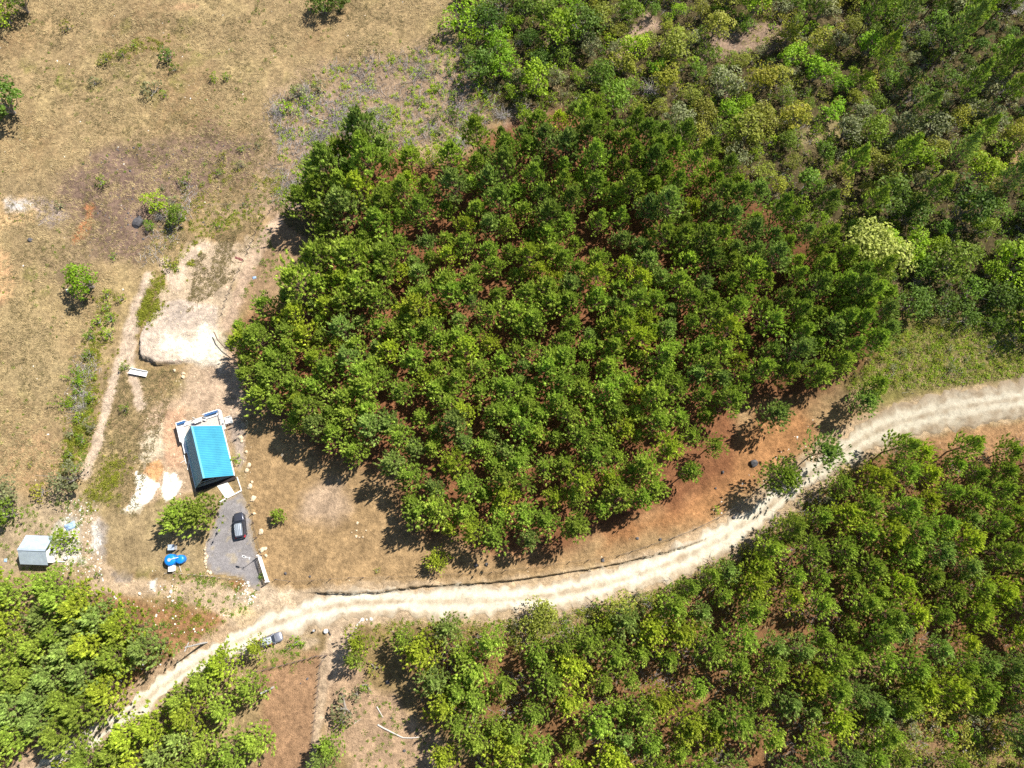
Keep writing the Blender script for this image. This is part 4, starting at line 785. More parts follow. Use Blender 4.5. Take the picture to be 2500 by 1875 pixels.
# and pale rubble
def stones(name, pts, r, m, label):
    n = len(pts); base = np.array([(1, 0, 0), (-1, 0, 0), (0, 1, 0), (0, -1, 0), (0, 0, 1), (0, 0, -1)], float); f = np.array([(0, 2, 4), (2, 1, 4), (1, 3, 4), (3, 0, 4), (2, 0, 5), (1, 2, 5), (3, 1, 5), (0, 3, 5)])
    rr = r * (.4 + 1.2 * rng.random(n) ** 2); jit = 1 + .35 * rng.normal(size=(n, 6, 1)); a = rng.random(n) * 6.28; R = np.stack([np.stack([np.cos(a), -np.sin(a), a * 0], 1), np.stack([np.sin(a), np.cos(a), a * 0], 1), np.stack([a * 0, a * 0, a * 0 + .6], 1)], 1)
    v = np.einsum('nij,nkj->nki', R, base[None] * jit) * rr[:, None, None] + np.stack([pts[:, 0], pts[:, 1], g(pts[:, 0], pts[:, 1]) + rr * .15], 1)[:, None]
    return tag(link(name, mesh_np(name, v.reshape(-1, 3), [(np.arange(n)[:, None, None] * 6 + f[None]).reshape(-1, 3)], [M[m]])), label, None, None, 'stuff')
stones('white_chips', np.concatenate([scatter_pts(past, 160, 380), scatter_pts(V([(150, 1080), (220, 1080), (230, 1260), (140, 1240)]), 300, 381), line_pts(Q3([(640, 880), (760, 900), (740, 940)]), 30, 1.2, 382), line_pts(Q3([(1060, 850), (1080, 940)]), 70, .9, 383), scatter_pts(V([(1480, 1140), (1760, 900), (1800, 980), (1560, 1120)]), 50, 384), scatter_pts(V([(200, 1280), (500, 1320), (300, 1480)]), 90, 385), line_pts(V([(360, 1400), (230, 1490)]), 30, .5, 386)]), .13, 'rock_white', 'small white stones scattered on bare soil')
stones('rubble', np.concatenate([line_pts(V(road_v), 900, 2.6, 390), scatter_pts(Q3([(620, 60), (860, -60), (1000, -100), (1010, 100), (800, 480), (560, 560)]), 520, 391), scatter_pts(pad_px, 320, 392), scatter_pts(V([(340, 640), (430, 520), (560, 520), (480, 640)]), 260, 393), line_pts(Q3([(1050, 60), (1060, 240), (1075, 400)]), 120, .6, 394)]), .10, 'rock_pale', 'pale rubble along the road and the cut slopes')
stones('dark_stones', np.concatenate([scatter_pts(V([(180, 330), (560, 280), (560, 420), (300, 560), (150, 560)]), 380, 395), scatter_pts(V([(880, 1480), (1000, 1560), (900, 1600)]), 12, 396)]), .16, 'rock_dark', 'dark stones scattered across the bare pasture slope')
#--OBJECTS--
# ------------------------------------------------------------------ man-made materials
M['blue_metal'] = mat('blue_roof_sheet', (.055, .31, .45), .5, .16, .6, spec=.4); M['blue_trim'] = mat('pale_blue_trim', (.14, .42, .55), .5, .1, 1); M['white'] = mat('white_paint', (.82, .82, .80), .6, .06, 3); M['white_sheet'] = mat('galvanised_sheet', (.46, .53, .62), .42, .12, 1.5, metal=.25, spec=.6)
M['dark_wood'] = mat('dark_stained_wood', (.035, .025, .022), .6, .3, 2); M['deck'] = mat('weathered_deck', (.52, .47, .42), .8, .2, 6); M['concrete'] = mat('pale_concrete', (.80, .76, .68), .85, .08, 2); M['grey_conc'] = mat('grey_concrete', (.42, .41, .40), .85, .15, 3)
M['blue_panel'] = mat('blue_tinted_panel', (.03, .16, .42), .2, .15, 1, spec=.6); M['window'] = mat('dark_window_glass', (.02, .025, .035), .08, .05, 1, spec=.8); M['tank'] = mat('blue_plastic', (.008, .22, .72), .38, .06, 1, spec=.5)
M['car_body'] = mat('dark_grey_car_paint', (.075, .080, .105), .25, .04, 1, metal=.5, spec=.6); M['car_roof'] = mat('silver_roof_paint', (.36, .40, .45), .3, .05, 1, metal=.4, spec=.6); M['tyre'] = mat('tyre_rubber', (.02, .02, .02), .85, .1, 4); M['rim'] = mat('alloy_rim', (.5, .5, .52), .3, .05, 1, metal=.8)
M['red_light'] = mat('red_lamp_glass', (.55, .02, .03), .2, .05, 1, spec=.6); M['lamp_glass'] = mat('clear_lamp_glass', (.7, .72, .75), .15, .05, 1, spec=.7); M['pale_car'] = mat('silver_car_paint', (.28, .29, .34), .3, .04, 1, metal=.5, spec=.6); M['jeep_roof'] = mat('pale_roof_paint', (.55, .60, .72), .3, .05, 1, metal=.2, spec=.6)
M['post'] = mat('weathered_post', (.16, .11, .09), .9, .3, 4); M['wire'] = mat('barbed_wire', (.30, .28, .27), .5, .1, 4, metal=.6); M['rust'] = mat('rusty_sheet', (.19, .07, .06), .8, .3, 2); M['skin'] = mat('skin', (.42, .24, .16), .6, .03, 1); M['shirt'] = mat('pink_red_cloth', (.75, .015, .10), .8, .08, 4); M['trousers'] = mat('dark_cloth', (.03, .03, .06), .85, .1, 4); M['hair'] = mat('black_hair', (.012, .010, .010), .6, .1, 5); M['log'] = mat('bleached_log', (.52, .47, .42), .85, .2, 4); M['tarp'] = mat('pale_blue_tarp', (.30, .42, .60), .6, .15, 2); M['frond'] = mat('palm_frond', (.20, .26, .04), .55, .2, 2, trans=.2); M['black'] = mat('dark_fitting', (.03, .03, .035), .6, .1, 3)

def sup_ring(cx, y, cz, hw, hh, n=20, e=3.2):
    a = np.linspace(0, 2 * np.pi, n, endpoint=False); c, s = np.cos(a), np.sin(a)
    return np.stack([cx + hw * np.sign(c) * np.abs(c) ** (2 / e), np.full(n, y), cz + hh * np.sign(s) * np.abs(s) ** (2 / e)], 1)
def make_car(name, loc, rz, body, roofm, label):
    """front towards +y"""
    r = empty(name, loc, rz); tag(r, label, 'car')
    b = MB(); b.rings([sup_ring(0, y, z, w, h, 22, 4.5) for y, w, z, h in [(-2.28, .70, .66, .20), (-2.24, .84, .68, .34), (-1.9, .92, .72, .42), (-1.2, .935, .72, .43), (0, .93, .71, .42), (.85, .93, .70, .42), (1.35, .92, .69, .40), (1.9, .87, .66, .34), (2.2, .76, .62, .27), (2.3, .58, .58, .18)]])
    b.build('body', body, r, True)
    for s in (-1, 1):
        a = MB(); a.box((s * .97, -.1, .32), (.06, 2.3, .10)); a.build('side_sill', M['black'], r)
        for y in (-1.4, 1.42):
            t = MB(); t.tube([(s * .76, y, .34), (s * .98, y, .34)], .34, 18); tp = t.build('wheel', M['tyre'], r)
            q = MB(); q.tube([(s * .985, y, .34), (s * 1.0, y, .34)], .21, 12); q.build('rim', M['rim'], tp)
            ar = MB(); ar.rings([sup_ring(s * .80, y + dy, .50, .17, .22 * k, 14, 3) for dy, k in ((-.48, .35), (-.3, .9), (0, 1.1), (.3, .9), (.48, .35))]); ar.build('wheel_arch', body, r, True)
        h = MB(); h.rings([sup_ring(s * .66, 1.98, .80, .15, .07, 12), sup_ring(s * .62, 2.2, .72, .16, .08, 12)]); h.build('headlight', M['lamp_glass'], r, True)
        l = MB(); l.box((s * .76, -2.10, .98), (.22, .26, .20)); l.box((s * .86, -1.98, 1.03), (.10, .34, .12)); l.build('taillight', M['red_light'], r, bevel=.03)
        mi = MB(); mi.rings([sup_ring(s * 1.02, .66 + d, 1.06, .13 * k, .08 * k, 10) for d, k in ((-.06, .7), (0, 1), (.07, .7))]); mi.build('side_mirror', body, r, True)
        ra = MB(); ra.tube([(s * .60, .25, 1.60), (s * .63, .1, 1.70), (s * .63, -1.6, 1.68), (s * .60, -1.75, 1.60)], .022, 6); ra.build('roof_rail', M['rim'], r)
    gl = MB()          # glasshouse: sloping glass all round
    gl.rings([np.array([(-.80, -2.05, 1.02), (.80, -2.05, 1.02), (.86, -.8, 1.06), (.84, .95, 1.04), (-.84, .95, 1.04), (-.86, -.8, 1.06)]), np.array([(-.62, -1.83, 1.54), (.62, -1.83, 1.54), (.67, -.8, 1.60), (.62, .28, 1.57), (-.62, .28, 1.57), (-.67, -.8, 1.60)])])
    gl.build('windows', M['window'], r)
    rf = MB(); xs = np.linspace(-1, 1, 19); P_ = []
    for y, w, z in [(-1.90, .60, 1.55), (-1.80, .66, 1.60), (-.8, .70, 1.66), (.1, .67, 1.64), (.34, .60, 1.58)]:
        P_.append(np.array([(x * w, y, z - .05 * x * x + (.022 if i % 4 in (1, 2) and 2 < i < 16 and -1.85 < y < .2 else 0)) for i, x in enumerate(xs)] + [(w, y, z - .09), (-w, y, z - .09)]))
    rf.rings(P_); rf.build('roof', roofm, r)
    for s in (-1, 1):
        for a, c in (((s * .86, .95, 1.05), (s * .64, .28, 1.58)), ((s * .88, -.55, 1.07), (s * .68, -.6, 1.60)), ((s * .84, -1.95, 1.04), (s * .62, -1.8, 1.56))):
            p = MB(); p.tube([a, c], .045, 6); p.build('window_pillar', body, r)
    bo = MB(); bo.rings([sup_ring(0, y, z, w, .05, 16, 3) for y, w, z in [(.92, .80, 1.05), (1.3, .79, 1.05), (1.8, .70, .97), (2.1, .58, .86)]]); bo.build('bonnet', body, r, True)
    pl = MB(); pl.box((0, -2.31, .70), (.46, .02, .13)); pl.build('number_plate', M['white'], r)
    sp = MB(); sp.box((0, -1.96, 1.56), (1.2, .22, .035)); sp.build('rear_spoiler', body, r)
    wi = MB(); wi.tube([(-.5, .93, 1.07), (.05, .62, 1.32)], .012, 4); wi.tube([(.1, .95, 1.07), (.55, .66, 1.30)], .012, 4); wi.build('wiper', M['black'], r)
    return r
cp = at(584.8, 1283, .8); make_car('parked_car', cp, math.radians(11.5), M['car_body'], M['car_roof'], 'dark grey SUV with a silver ribbed roof parked on the grey gravel strip')
jp = at(661, 1562.5, .8); make_car('parked_car', jp, math.radians(-69), M['pale_car'], M['jeep_roof'], 'pale-roofed car on the shoulder of the white road, half under a pine').scale = (.86,) * 3

# ---- person by the second car
def skin(name, verts, edges, rad, m, parent, root=0, lv=2):
    me = bpy.data.meshes.new(name); me.from_pydata(verts, edges, []); o = link(name, me, parent); me.materials.append(m)
    o.modifiers.new('skin', 'SKIN'); o.modifiers.new('sub', 'SUBSURF').render_levels = lv; o.modifiers[1].levels = lv
    for i, v in enumerate(me.skin_vertices[0].data): v.radius = (rad[i], rad[i]) if np.isscalar(rad[i]) else rad[i]; v.use_root = (i == root)
    for mo in o.modifiers:
        if mo.type == 'SKIN': mo.use_smooth_shade = True
    return o
pp = at(666.5, 1572.0, 0); pe = empty('person', pp, math.radians(20)); tag(pe, 'person in a bright pink-red top standing beside the pale-roofed car', 'person')
bv = [(0, 0, .95), (0, 0, 1.15), (0, .01, 1.38), (0, .01, 1.50), (0, .03, 1.62), (0, .03, 1.70), (.10, 0, .88), (.12, .02, .48), (.12, -.02, .08), (.12, .12, .04), (-.10, 0, .88), (-.12, .0, .48), (-.12, -.04, .08), (-.12, .10, .04),
      (.19, 0, 1.40), (.25, .06, 1.14), (.20, .28, 1.08), (.18, .35, 1.08), (-.19, 0, 1.40), (-.26, .02, 1.13), (-.24, .16, .92), (-.24, .20, .86)]
be = [(0, 1), (1, 2), (2, 3), (3, 4), (4, 5), (0, 6), (6, 7), (7, 8), (8, 9), (0, 10), (10, 11), (11, 12), (12, 13), (2, 14), (14, 15), (15, 16), (16, 17), (2, 18), (18, 19), (19, 20), (20, 21)]
br = [(.15, .10), (.14, .10), (.16, .11), .055, (.085, .10), (.075, .09), .085, .055, .04, .035, .085, .055, .04, .035, .055, .042, .03, .028, .055, .042, .03, .028]
skin('body', bv, be, br, M['skin'], pe)
for s_, base in ((1, (.18, .35, 1.08)), (-1, (-.24, .20, .86))):
    for k in range(5):
        d = (Vector((.03 * (k - 2), .07 if k else .04, 0)) if s_ > 0 else Vector((.0 + .02 * (k - 2), .03, -.06))) + (Vector((-.05 * s_, 0, 0)) if k == 0 else Vector())
        f = MB(); b0 = Vector(base); f.tube([b0, b0 + d * .6, b0 + d * (1.0 + .1 * (k == 2)) + Vector((0, 0, -.015))], [.012, .010, .007], 5); f.build('finger', M['skin'], pe)
for s_ in (-1, 1):
    e = MB(); e.box((s_ * .032, .118, 1.66), (.022, .012, .012)); e.build('eye', M['hair'], pe)
    e = MB(); e.box((s_ * .088, .03, 1.65), (.02, .03, .05)); e.build('ear', M['skin'], pe)
e = MB(); e.box((0, .128, 1.63), (.022, .03, .035), taper=.5); e.build('nose', M['skin'], pe); e = MB(); e.box((0, .115, 1.595), (.045, .012, .010)); e.build('mouth', M['shirt'], pe)
skin('shirt', [(0, 0, .98), (0, 0, 1.16), (0, .01, 1.38), (.19, 0, 1.41), (.24, .04, 1.22), (-.19, 0, 1.41), (-.24, .01, 1.22), (0, .01, 1.46)], [(0, 1), (1, 2), (2, 3), (3, 4), (2, 5), (5, 6), (2, 7)], [(.19, .14), (.18, .14), (.20, .145), .085, .07, .085, .07, .07], M['shirt'], pe)
skin('trousers', [(0, 0, .97), (.10, 0, .86), (.12, .02, .48), (.12, -.02, .12), (-.10, 0, .86), (-.12, 0, .48), (-.12, -.04, .12)], [(0, 1), (1, 2), (2, 3), (0, 4), (4, 5), (5, 6)], [(.17, .12), .105, .075, .06, .105, .075, .06], M['trousers'], pe)
skin('hair', [(0, -.02, 1.60), (0, -.01, 1.70), (0, .02, 1.76)], [(0, 1), (1, 2)], [.09, .108, .085], M['hair'], pe)

# ---- A-frame house
Wd, Ln, RH = 6.8, 9.7, 5.75
hc = P0(*Z(380, 960, 5.925, [(811, 933)])[0], .6)       # middle of the floor plan
z0 = max(float(g(hc[0] + a, hc[1] + b)) for a in (-4, 0, 4) for b in (-5, 0, 5)) + .35
zg = float(g(*hc)); hz = zg
house = empty('a_frame_house', (hc[0] - .15, hc[1] + .1, zg), math.radians(90 - 71.1)); tag(house, 'A-frame house with a turquoise metal roof and a deck at its back', 'house')
F = z0 - zg              # floor height; local -y is the front gable, +y the back
def slope(s, name):
    m = MB(); n = 30; half = Wd / 2 + .12; top = RH + .05; th = .07
    ang = math.atan2(top - F, half); nx, nz = math.sin(ang) * s, math.cos(ang)
    ys = np.linspace(-Ln / 2, Ln / 2, n * 4 + 1); rows = []
    for side in (0, 1):
        for (x, z) in ((s * half, F), (0, top)):
            rows.append(np.array([(x + nx * ((.07 if i % 4 == 0 else 0) if side else -th), y, z + nz * ((.07 if i % 4 == 0 else 0) if side else -th)) for i, y in enumerate(ys)]))
    A, B_, C_, D_ = rows[2], rows[3], rows[1], rows[0]; k = len(ys)
    v = np.concatenate([A, B_, C_, D_]); q = []
    for a, b in ((0, 1), (1, 2), (2, 3), (3, 0)): q += [(a * k + i, a * k + i + 1, b * k + i + 1, b * k + i) for i in range(k - 1)]
    m.add(v, q); m.add([A[0], B_[0], C_[0], D_[0]], [(0, 1, 2, 3)]); m.add([A[-1], B_[-1], C_[-1], D_[-1]], [(3, 2, 1, 0)])
    return m.build(name, M['blue_metal'], house)
ro1 = slope(1, 'roof'); ro2 = slope(-1, 'roof')
rc = MB(); rc.rings([[(-.22, y, RH - .16), (0, y, RH + .17), (.22, y, RH - .16), (0, y, RH - .02)] for y in (-Ln / 2 - .04, Ln / 2 + .04)]); rc.build('ridge_cap', M['blue_trim'], house)
for s in (-1, 1):
    e = MB(); e.box((s * (Wd / 2 + .17), 0, F - .02), (.16, Ln + .1, .14)); e.build('gutter', M['white'], house)
    for y in (-Ln / 2 - .03, Ln / 2 + .03):
        e = MB(); e.tube([(s * (Wd / 2 + .1), y, F + .02), (0, y, RH + .06)], .07, 4); e.build('barge_board', M['dark_wood'] if y < 0 else M['white'], house)
fl = MB(); fl.box((0, 0, F - .14), (Wd, Ln, .24)); fl.build('floor_slab', M['grey_conc'], house)
for y in (-Ln / 2 + .75, Ln / 2 - .9):
    m = MB(); w = Wd / 2 - .22; m.rings([[(-w, y - .06, F), (w, y - .06, F), (0, y - .06, RH - .3)], [(-w, y + .06, F), (w, y + .06, F), (0, y + .06, RH - .3)]]); gw = m.build('gable_wall', M['dark_wood'] if y < 0 else M['deck'], house)
    for x, z, ww, hh in ((-.95, F + 1.0, .9, 1.9), (.9, F + 1.15, 1.3, 1.2), (0, F + 3.1, .9, .8)):
        m = MB(); m.box((x, y + (-.09 if y < 0 else .09), z), (ww, .05, hh)); f = m.build('door' if ww == .9 and hh > 1 else 'window', M['white'] if y > 0 else M['deck'], house)
        m = MB(); m.box((x, y + (-.13 if y < 0 else .13), z), (ww - .14, .03, hh - .14)); m.build('pane', M['window'], f)
m = MB(); 
for i in range(5): m.box((0, -Ln / 2 + .1, F + 1.0 + i * .02), (.01, .01, .01)) if 0 else None
m.box((0, -Ln / 2 + .3, F + 2.35), (3.4, .8, .10)); m.build('balcony', M['dark_wood'], house)
m = MB(); m.tube([(-1.7, -Ln / 2 - .05, F + 3.0), (1.1, -Ln / 2 - .05, F + 3.0)], .035, 5); m.tube([(-1.7, -Ln / 2 - .05, F + 2.4), (-1.7, -Ln / 2 - .05, F + 3.0)], .03, 5); m.build('balcony_rail', M['white'], house)
po = MB(); po.box((0, -Ln / 2 - .15, F - .16), (Wd + .5, 1.1, .14)); po.build('porch_step', M['dark_wood'], house)
# stilts and pipes under the left edge
for y in (-4.2, -1.4, 1.4, 4.2):
    for s in (-1, 1): m = MB(); m.box((s * 3.2, y, (F - .25) / 2 - .25), (.22, .22, F + .3)); m.build('stilt', M['grey_conc'], house)
m = MB(); m.tube([(-3.7, -2.6, F + .05), (-3.85, -2.6, F + .02), (-3.9, -2.6, .1)], .05, 6); m.build('downpipe', M['white'], house)
m = MB(); m.tube([(-4.4, .2, .25), (-4.45, 1.9, .25)], .07, 6); m.tube([(-4.45, .9, .25), (-5.4, .7, .15)], .05, 6); m.build('waste_pipe', M['white'], house)
# back deck
D0, D1 = Ln / 2 + .0, Ln / 2 + 2.9; dk = MB()
for i in range(28): dk.box((-3.9 + .15 + i * .285, (D0 + D1) / 2 - .4, F - .08), (.262, D1 - D0 + .8, .06))
dk.build('deck_boards', M['deck'], house)
m = MB(); m.box((-3.72, (D0 + D1) / 2 - 1.6, F + .0), (.9, 5.4, .07)); m.box((-4.12, (D0 + D1) / 2 - .4, F + .45), (.07, D1 - D0 + .7, .9)); m.build('side_landing', M['white'], house)
m = MB()
for x in (-4.1, -2.4, -.9, .9, 2.4, 3.95): m.box((x, D1, F + .45), (.10, .10, 1.05))
for y in (D0 + .3, (D0 + D1) / 2): m.box((3.95, y, F + .45), (.10, .10, 1.05))
m.box((-3.2, D1, F + .98), (1.9, .12, .07)); m.box((2.4, D1, F + .98), (3.2, .12, .07)); m.box((3.95, (D0 + D1) / 2 + .1, F + .98), (.12, D1 - D0 - .2, .07)); m.box((3.95, (D0 + D1) / 2 + .1, F + .3), (.08, D1 - D0 - .2, .06)); m.box((-3.2, D1, F + .12), (1.8, .08, .06)); m.box((2.4, D1, F + .12), (3.1, .08, .06)); m.build('railing', M['white'], house)
for x, w in ((-3.25, 1.6), (2.35, 2.5)): m = MB(); m.box((x, D1 - .05, F + .62), (w, .95, .03), rx=-.75); m.build('railing_panel', M['blue_panel'], house)
for x, w in ((-3.1, 1.9), (2.2, 2.6)):
    m = MB(); m.box((x, D1 - .45, F + .25), (w, .55, .10)); m.box((x, D1 - .75, F + .12), (w - .2, .06, .24)); m.build('deck_bench', M['white'], house)
st = MB()
for i in range(4): st.box((4.35 + i * .28, D0 + .7, F - .15 - i * .17), (.3, 1.2, .06))
st.box((4.8, D0 + .08, F - .1), (1.2, .06, .5)); st.box((4.8, D0 + 1.32, F - .1), (1.2, .06, .5)); st.build('steps', M['white'], house)
def local(o, x, y, z=0):
    c, s = math.cos(o.rotation_euler.z), math.sin(o.rotation_euler.z); return (o.location.x + c * x - s * y, o.location.y + s * x + c * y, o.location.z + z)
tb = empty('deck_table', local(house, -.2, D1 - .75, F - .04), house.rotation_euler.z + .1); tag(tb, 'white folding table standing on the back deck of the A-frame', 'table')
m = MB(); m.box((0, 0, .74), (1.5, .65, .05)); m.build('table_top', M['white'], tb)
for x in (-.65, .65):
    for y in (-.25, .25): m = MB(); m.tube([(x, y, 0), (x * .9, y, .72)], .025, 5); m.build('leg', M['wire'], tb)
for i, (x, y, a) in enumerate(((-1.4, D1 - 1.15, .3), (.9, D1 - .8, -.5))):
    c = empty('deck_chair', local(house, x, y, F - .04), house.rotation_euler.z + a); tag(c, ['dark blue-seated chair left of the deck table', 'white chair right of the deck table'][i], 'chair')
    m = MB(); m.box((0, 0, .43), (.5, .48, .05)); m.build('seat', M['trousers'] if not i else M['white'], c); m = MB(); m.box((0, .25, .7), (.5, .05, .5), rx=-.15); m.build('backrest', M['white'], c)
    for x_ in (-.21, .21):
        for y_ in (-.2, .2): m = MB(); m.tube([(x_, y_, 0), (x_, y_, .42)], .02, 5); m.build('leg', M['wire'], c)
# front path and low wall
def slab(name, px, h, m, lab, cat, top=None, thick=.14):
    pts = [at(*p, h) for p in px]; zt = (top if top is not None else np.mean([p.z for p in pts]) + h); o = Vector((pts[0].x, pts[0].y, zt - thick))
    b = MB(); b.rings([[(p.x - o.x, p.y - o.y, -.25) for p in pts][::-1], [(p.x - o.x, p.y - o.y, thick) for p in pts][::-1]]); ob = b.build(name, m, None, loc=o, bevel=.015); tag(ob, lab, cat); return ob
s_ = slab('concrete_walk', Z(380, 960, 5.925, [(870, 1320), (1030, 1275), (1150, 1462), (1015, 1528)]), .15, M['concrete'], None, None); s_['kind'] = 'structure'
def wall_line(name, px, w, h, m, lab, cat, base=-.2, capm=None):
    root = empty(name, at(*px[0])); tag(root, lab, cat); b = MB()
    for a, c in zip(px[:-1], px[1:]):
        A, B_ = at(*a), at(*c); n = max(1, int((A - B_).length / 1.0))
        for i in range(n):
            p, q = A.lerp(B_, i / n), A.lerp(B_, (i + 1) / n); p.z = float(g(p.x, p.y)); q.z = float(g(q.x, q.y)); d = q - p; an = math.atan2(d.y, d.x); mid = (p + q) / 2 - root.location
            b.box((mid.x, mid.y, mid.z + h / 2 + base / 2), (math.hypot(d.x, d.y) + .004, w, h - base), rz=an, ry=-math.atan2(d.z, math.hypot(d.x, d.y)))
    b.build('wall', m, root); return root
wall_line('low_wall', Z(380, 960, 5.925, [(935, 1572), (1250, 1408)]), .22, .30, M['concrete'], 'low white wall closing the gravel strip below the front path', 'wall')
wall_line('low_wall', Z(380, 960, 5.925, [(1243, 1400), (1182, 1212)]), .14, .22, M['concrete'], 'thin white kerb wall beside the small front lawn', 'wall')
for i, (px, lab) in enumerate(((Z(380, 960, 5.925, [(490, 930), (465, 1110)]), 'white plastic pipe lying left of the A-frame'), (Z(600, 1440, 5.53, [(1480, 540), (1500, 480), (1560, 410)]), 'bent pale log at the mouth of the side track'))):
    p = [at(*q) for q in px]; o = MB(); o.tube([(q - p[0]) + Vector((0, 0, .08)) for q in p], .08 + .05 * i, 7); tag(o.build(['pipe', 'fallen_log'][i], M['white'] if not i else M['log'], None, loc=p[0]), lab, ['pipe', 'log'][i])

# ---- gate, street light, fences
ga, gb = at(637.5, 1357.5), at(657, 1419); gd = gb - ga; gl_ = math.hypot(gd.x, gd.y); gate = empty('gate', ga, math.atan2(gd.y, gd.x)); tag(gate, 'white slatted gate leaf with braces at the mouth of the gravel strip', 'gate')
HG = 1.75
m = MB(); m.box((gl_ / 2, 0, .15), (gl_ - .3, .06, .10)); m.box((gl_ / 2, 0, HG), (gl_ - .3, .07, .12))
for x in (.15, gl_ * .36, gl_ * .66, gl_ - .15): m.box((x, 0, HG / 2 + .07), (.10, .055, HG - .1))
m.build('gate_frame', M['white'], gate)
for i, (x0, x1) in enumerate(((.15, gl_ * .36), (gl_ * .36, gl_ * .66), (gl_ * .66, gl_ - .15))):
    m = MB(); 
    for k in range(5): m.box(((x0 + x1) / 2, -.045, .38 + k * .27), (x1 - x0, .03, .13))
    m.tube([(x0, -.09, .2), (x1, -.09, HG - .1)], .05, 4); m.build('slat_panel', M['white'], gate)
for x in (-.08, gl_ + .08): m = MB(); m.box((x, 0, 1.0), (.2, .2, 2.1)); m.build('gate_post', M['white'], gate)
lp = at(627.5, 1363.5); lamp = empty('street_lamp', lp, math.radians(165)); tag(lamp, 'slim lamp post with a white lamp head beside the gate', 'street lamp')
m = MB(); m.tube([(0, 0, -.2), (0, 0, 3.6)], [.055, .04], 8); m.build('pole', M['grey_conc'], lamp); m = MB(); m.tube([(0, 0, 3.5), (.7, 0, 3.68)], .03, 6); m.box((.02, 0, 3.62), (.10, .42, .07)); m.build('arm', M['white'], lamp)
m = MB(); m.box((1.0, 0, 3.70), (.72, .30, .09)); hd = m.build('lamp_head', M['white'], lamp, bevel=.02); m = MB(); m.box((1.0, 0, 3.75), (.5, .16, .012)); m.build('solar_panel', M['black'], hd)
def fence(px, lab, h=1.25, r=.06, wires=3, m='post', drop=None):
    pts = [at(*p) for p in px]; root = empty('fence', pts[0]); tag(root, lab, 'fence')
    me = None
    for i, p in enumerate(pts):
        b = MB(); hh = h * (.85 + .3 * rng.random()); l = rng.normal(size=2) * .04; b.tube([(0, 0, -.2), (l[0], l[1], hh)], [r * 1.1, r * .9], 6); o = b.build('post', M[m], root); o.location = p - pts[0]
    w = MB()
    for k in range(wires):
        for a, c in zip(pts[:-1], pts[1:]):
            z = Vector((0, 0, h * (.3 + .28 * k))); w.tube([a - pts[0] + z, (a + c) / 2 - pts[0] + z - Vector((0, 0, .03)), c - pts[0] + z], .012, 3, False)
    w.build('wire', M['wire'], root); return root
fence([(663, 1425), (680, 1440), (709, 1451), (745, 1458), (763, 1416 + 38), (808, 1413 + 35), (853, 1410 + 34), (900, 1441), (950, 1432), (1001, 1428), (1075, 1419), (1140, 1408)][:0] or [(675, 1414), (709, 1419), (763, 1417), (808, 1413), (853, 1410), (888, 1410), (950, 1408), (1050, 1404), (1130, 1400), (1201, 1397), (1235, 1392), (1291, 1385), (1337, 1379), (1391, 1371), (1436, 1367), (1475, 1361), (1513, 1355), (1544, 1345), (1590, 1330), (1645, 1312), (1700, 1290), (1760, 1260), (1830, 1215), (1895, 1190)], 'post and wire fence along the top of the road bank')
ZZ = lambda l: Z(500, 500, 4.424, l)
fence(ZZ([(970, 12), (890, 12), (810, 20), (740, 32), (705, 85), (650, 145), (585, 245), (555, 305), (527, 388), (490, 462), (465, 525), (420, 610), (378, 708), (325, 812), (290, 900), (268, 955), (240, 1020), (218, 1103), (193, 1182)]), 'dark post fence zigzagging down the mown slope above the white pad', 1.1, .07, 2)
fence([(611, 1232), (617, 1254), (620, 1276), (628, 1312), (637, 1345), (640, 1356)], 'post and wire fence along the right edge of the gravel strip', 1.3, .07)
ZB = lambda l: Z(600, 1440, 5.53, l)
fence(ZB([(70, 1135), (160, 1095), (262, 1075), (380, 1045), (490, 1018), (570, 995), (660, 970), (740, 948), (810, 935), (900, 905), (960, 890), (1030, 882), (1090, 878)]), 'fence along the upper side of the bare red field', 1.1, .08)
fence(ZB([(1100, 885), (1015, 1000), (1000, 1110), (1005, 1180), (990, 1270), (980, 1370), (978, 1440), (968, 1555), (950, 1640), (940, 1760), (925, 1900), (905, 2050)]), 'fence between the bare red field and the pale path', 1.1, .08)
fence(Z(360, 1180, 5.924, [(280, 1300), (400, 1300), (510, 1305), (620, 1318), (700, 1325), (800, 1335), (880, 1338), (950, 1345), (1050, 1365), (1200, 1380), (1350, 1385)]), 'low fence between the lane and the water tanks', .9, .05, 2, 'log')
fence(V([(425, 447), (455, 444), (490, 443), (525, 446), (560, 444), (600, 443), (640, 440)]), 'short fence running from the scrub line to the old pines', 1.0, .05, 2)
fence(V([(868, 1362), (905, 1375), (940, 1378), (985, 1372), (1030, 1385)]), 'leaning fence of pale poles below the road shoulder', 1.0, .05, 2, 'log')

# ---- utility poles
up = at(400 + 1830 / 18.43, 1540 + 540 / 18.43); u = empty('utility_pole', up, math.radians(160)); tag(u, 'tall grey utility pole on the bank above the road', 'utility pole')
m = MB(); m.tube([(0, 0, -.3), (0, 0, 7.4)], [.17, .10], 10); m.build('pole', M['grey_conc'], u); m = MB(); m.box((0, 0, 6.9), (.10, 1.5, .10)); m.build('crossarm', M['grey_conc'], u)
for y in (-.6, 0, .6): m = MB(); m.tube([(0, y, 6.95), (0, y, 7.15)], [.05, .03], 7); m.build('insulator', M['white'], u)
up = at(400 + 1960 / 18.43, 1540 + 520 / 18.43); u2 = empty('utility_pole', up, 0); tag(u2, 'shorter leaning grey pole right beside the tall utility pole', 'utility pole')
m = MB(); m.tube([(0, 0, -.3), (-.5, -.05, 5.6)], [.12, .08], 9); m.build('pole', M['grey_conc'], u2); m = MB(); m.box((-.42, 0, 5.0), (.07, .5, .07)); m.build('bracket', M['black'], u2)
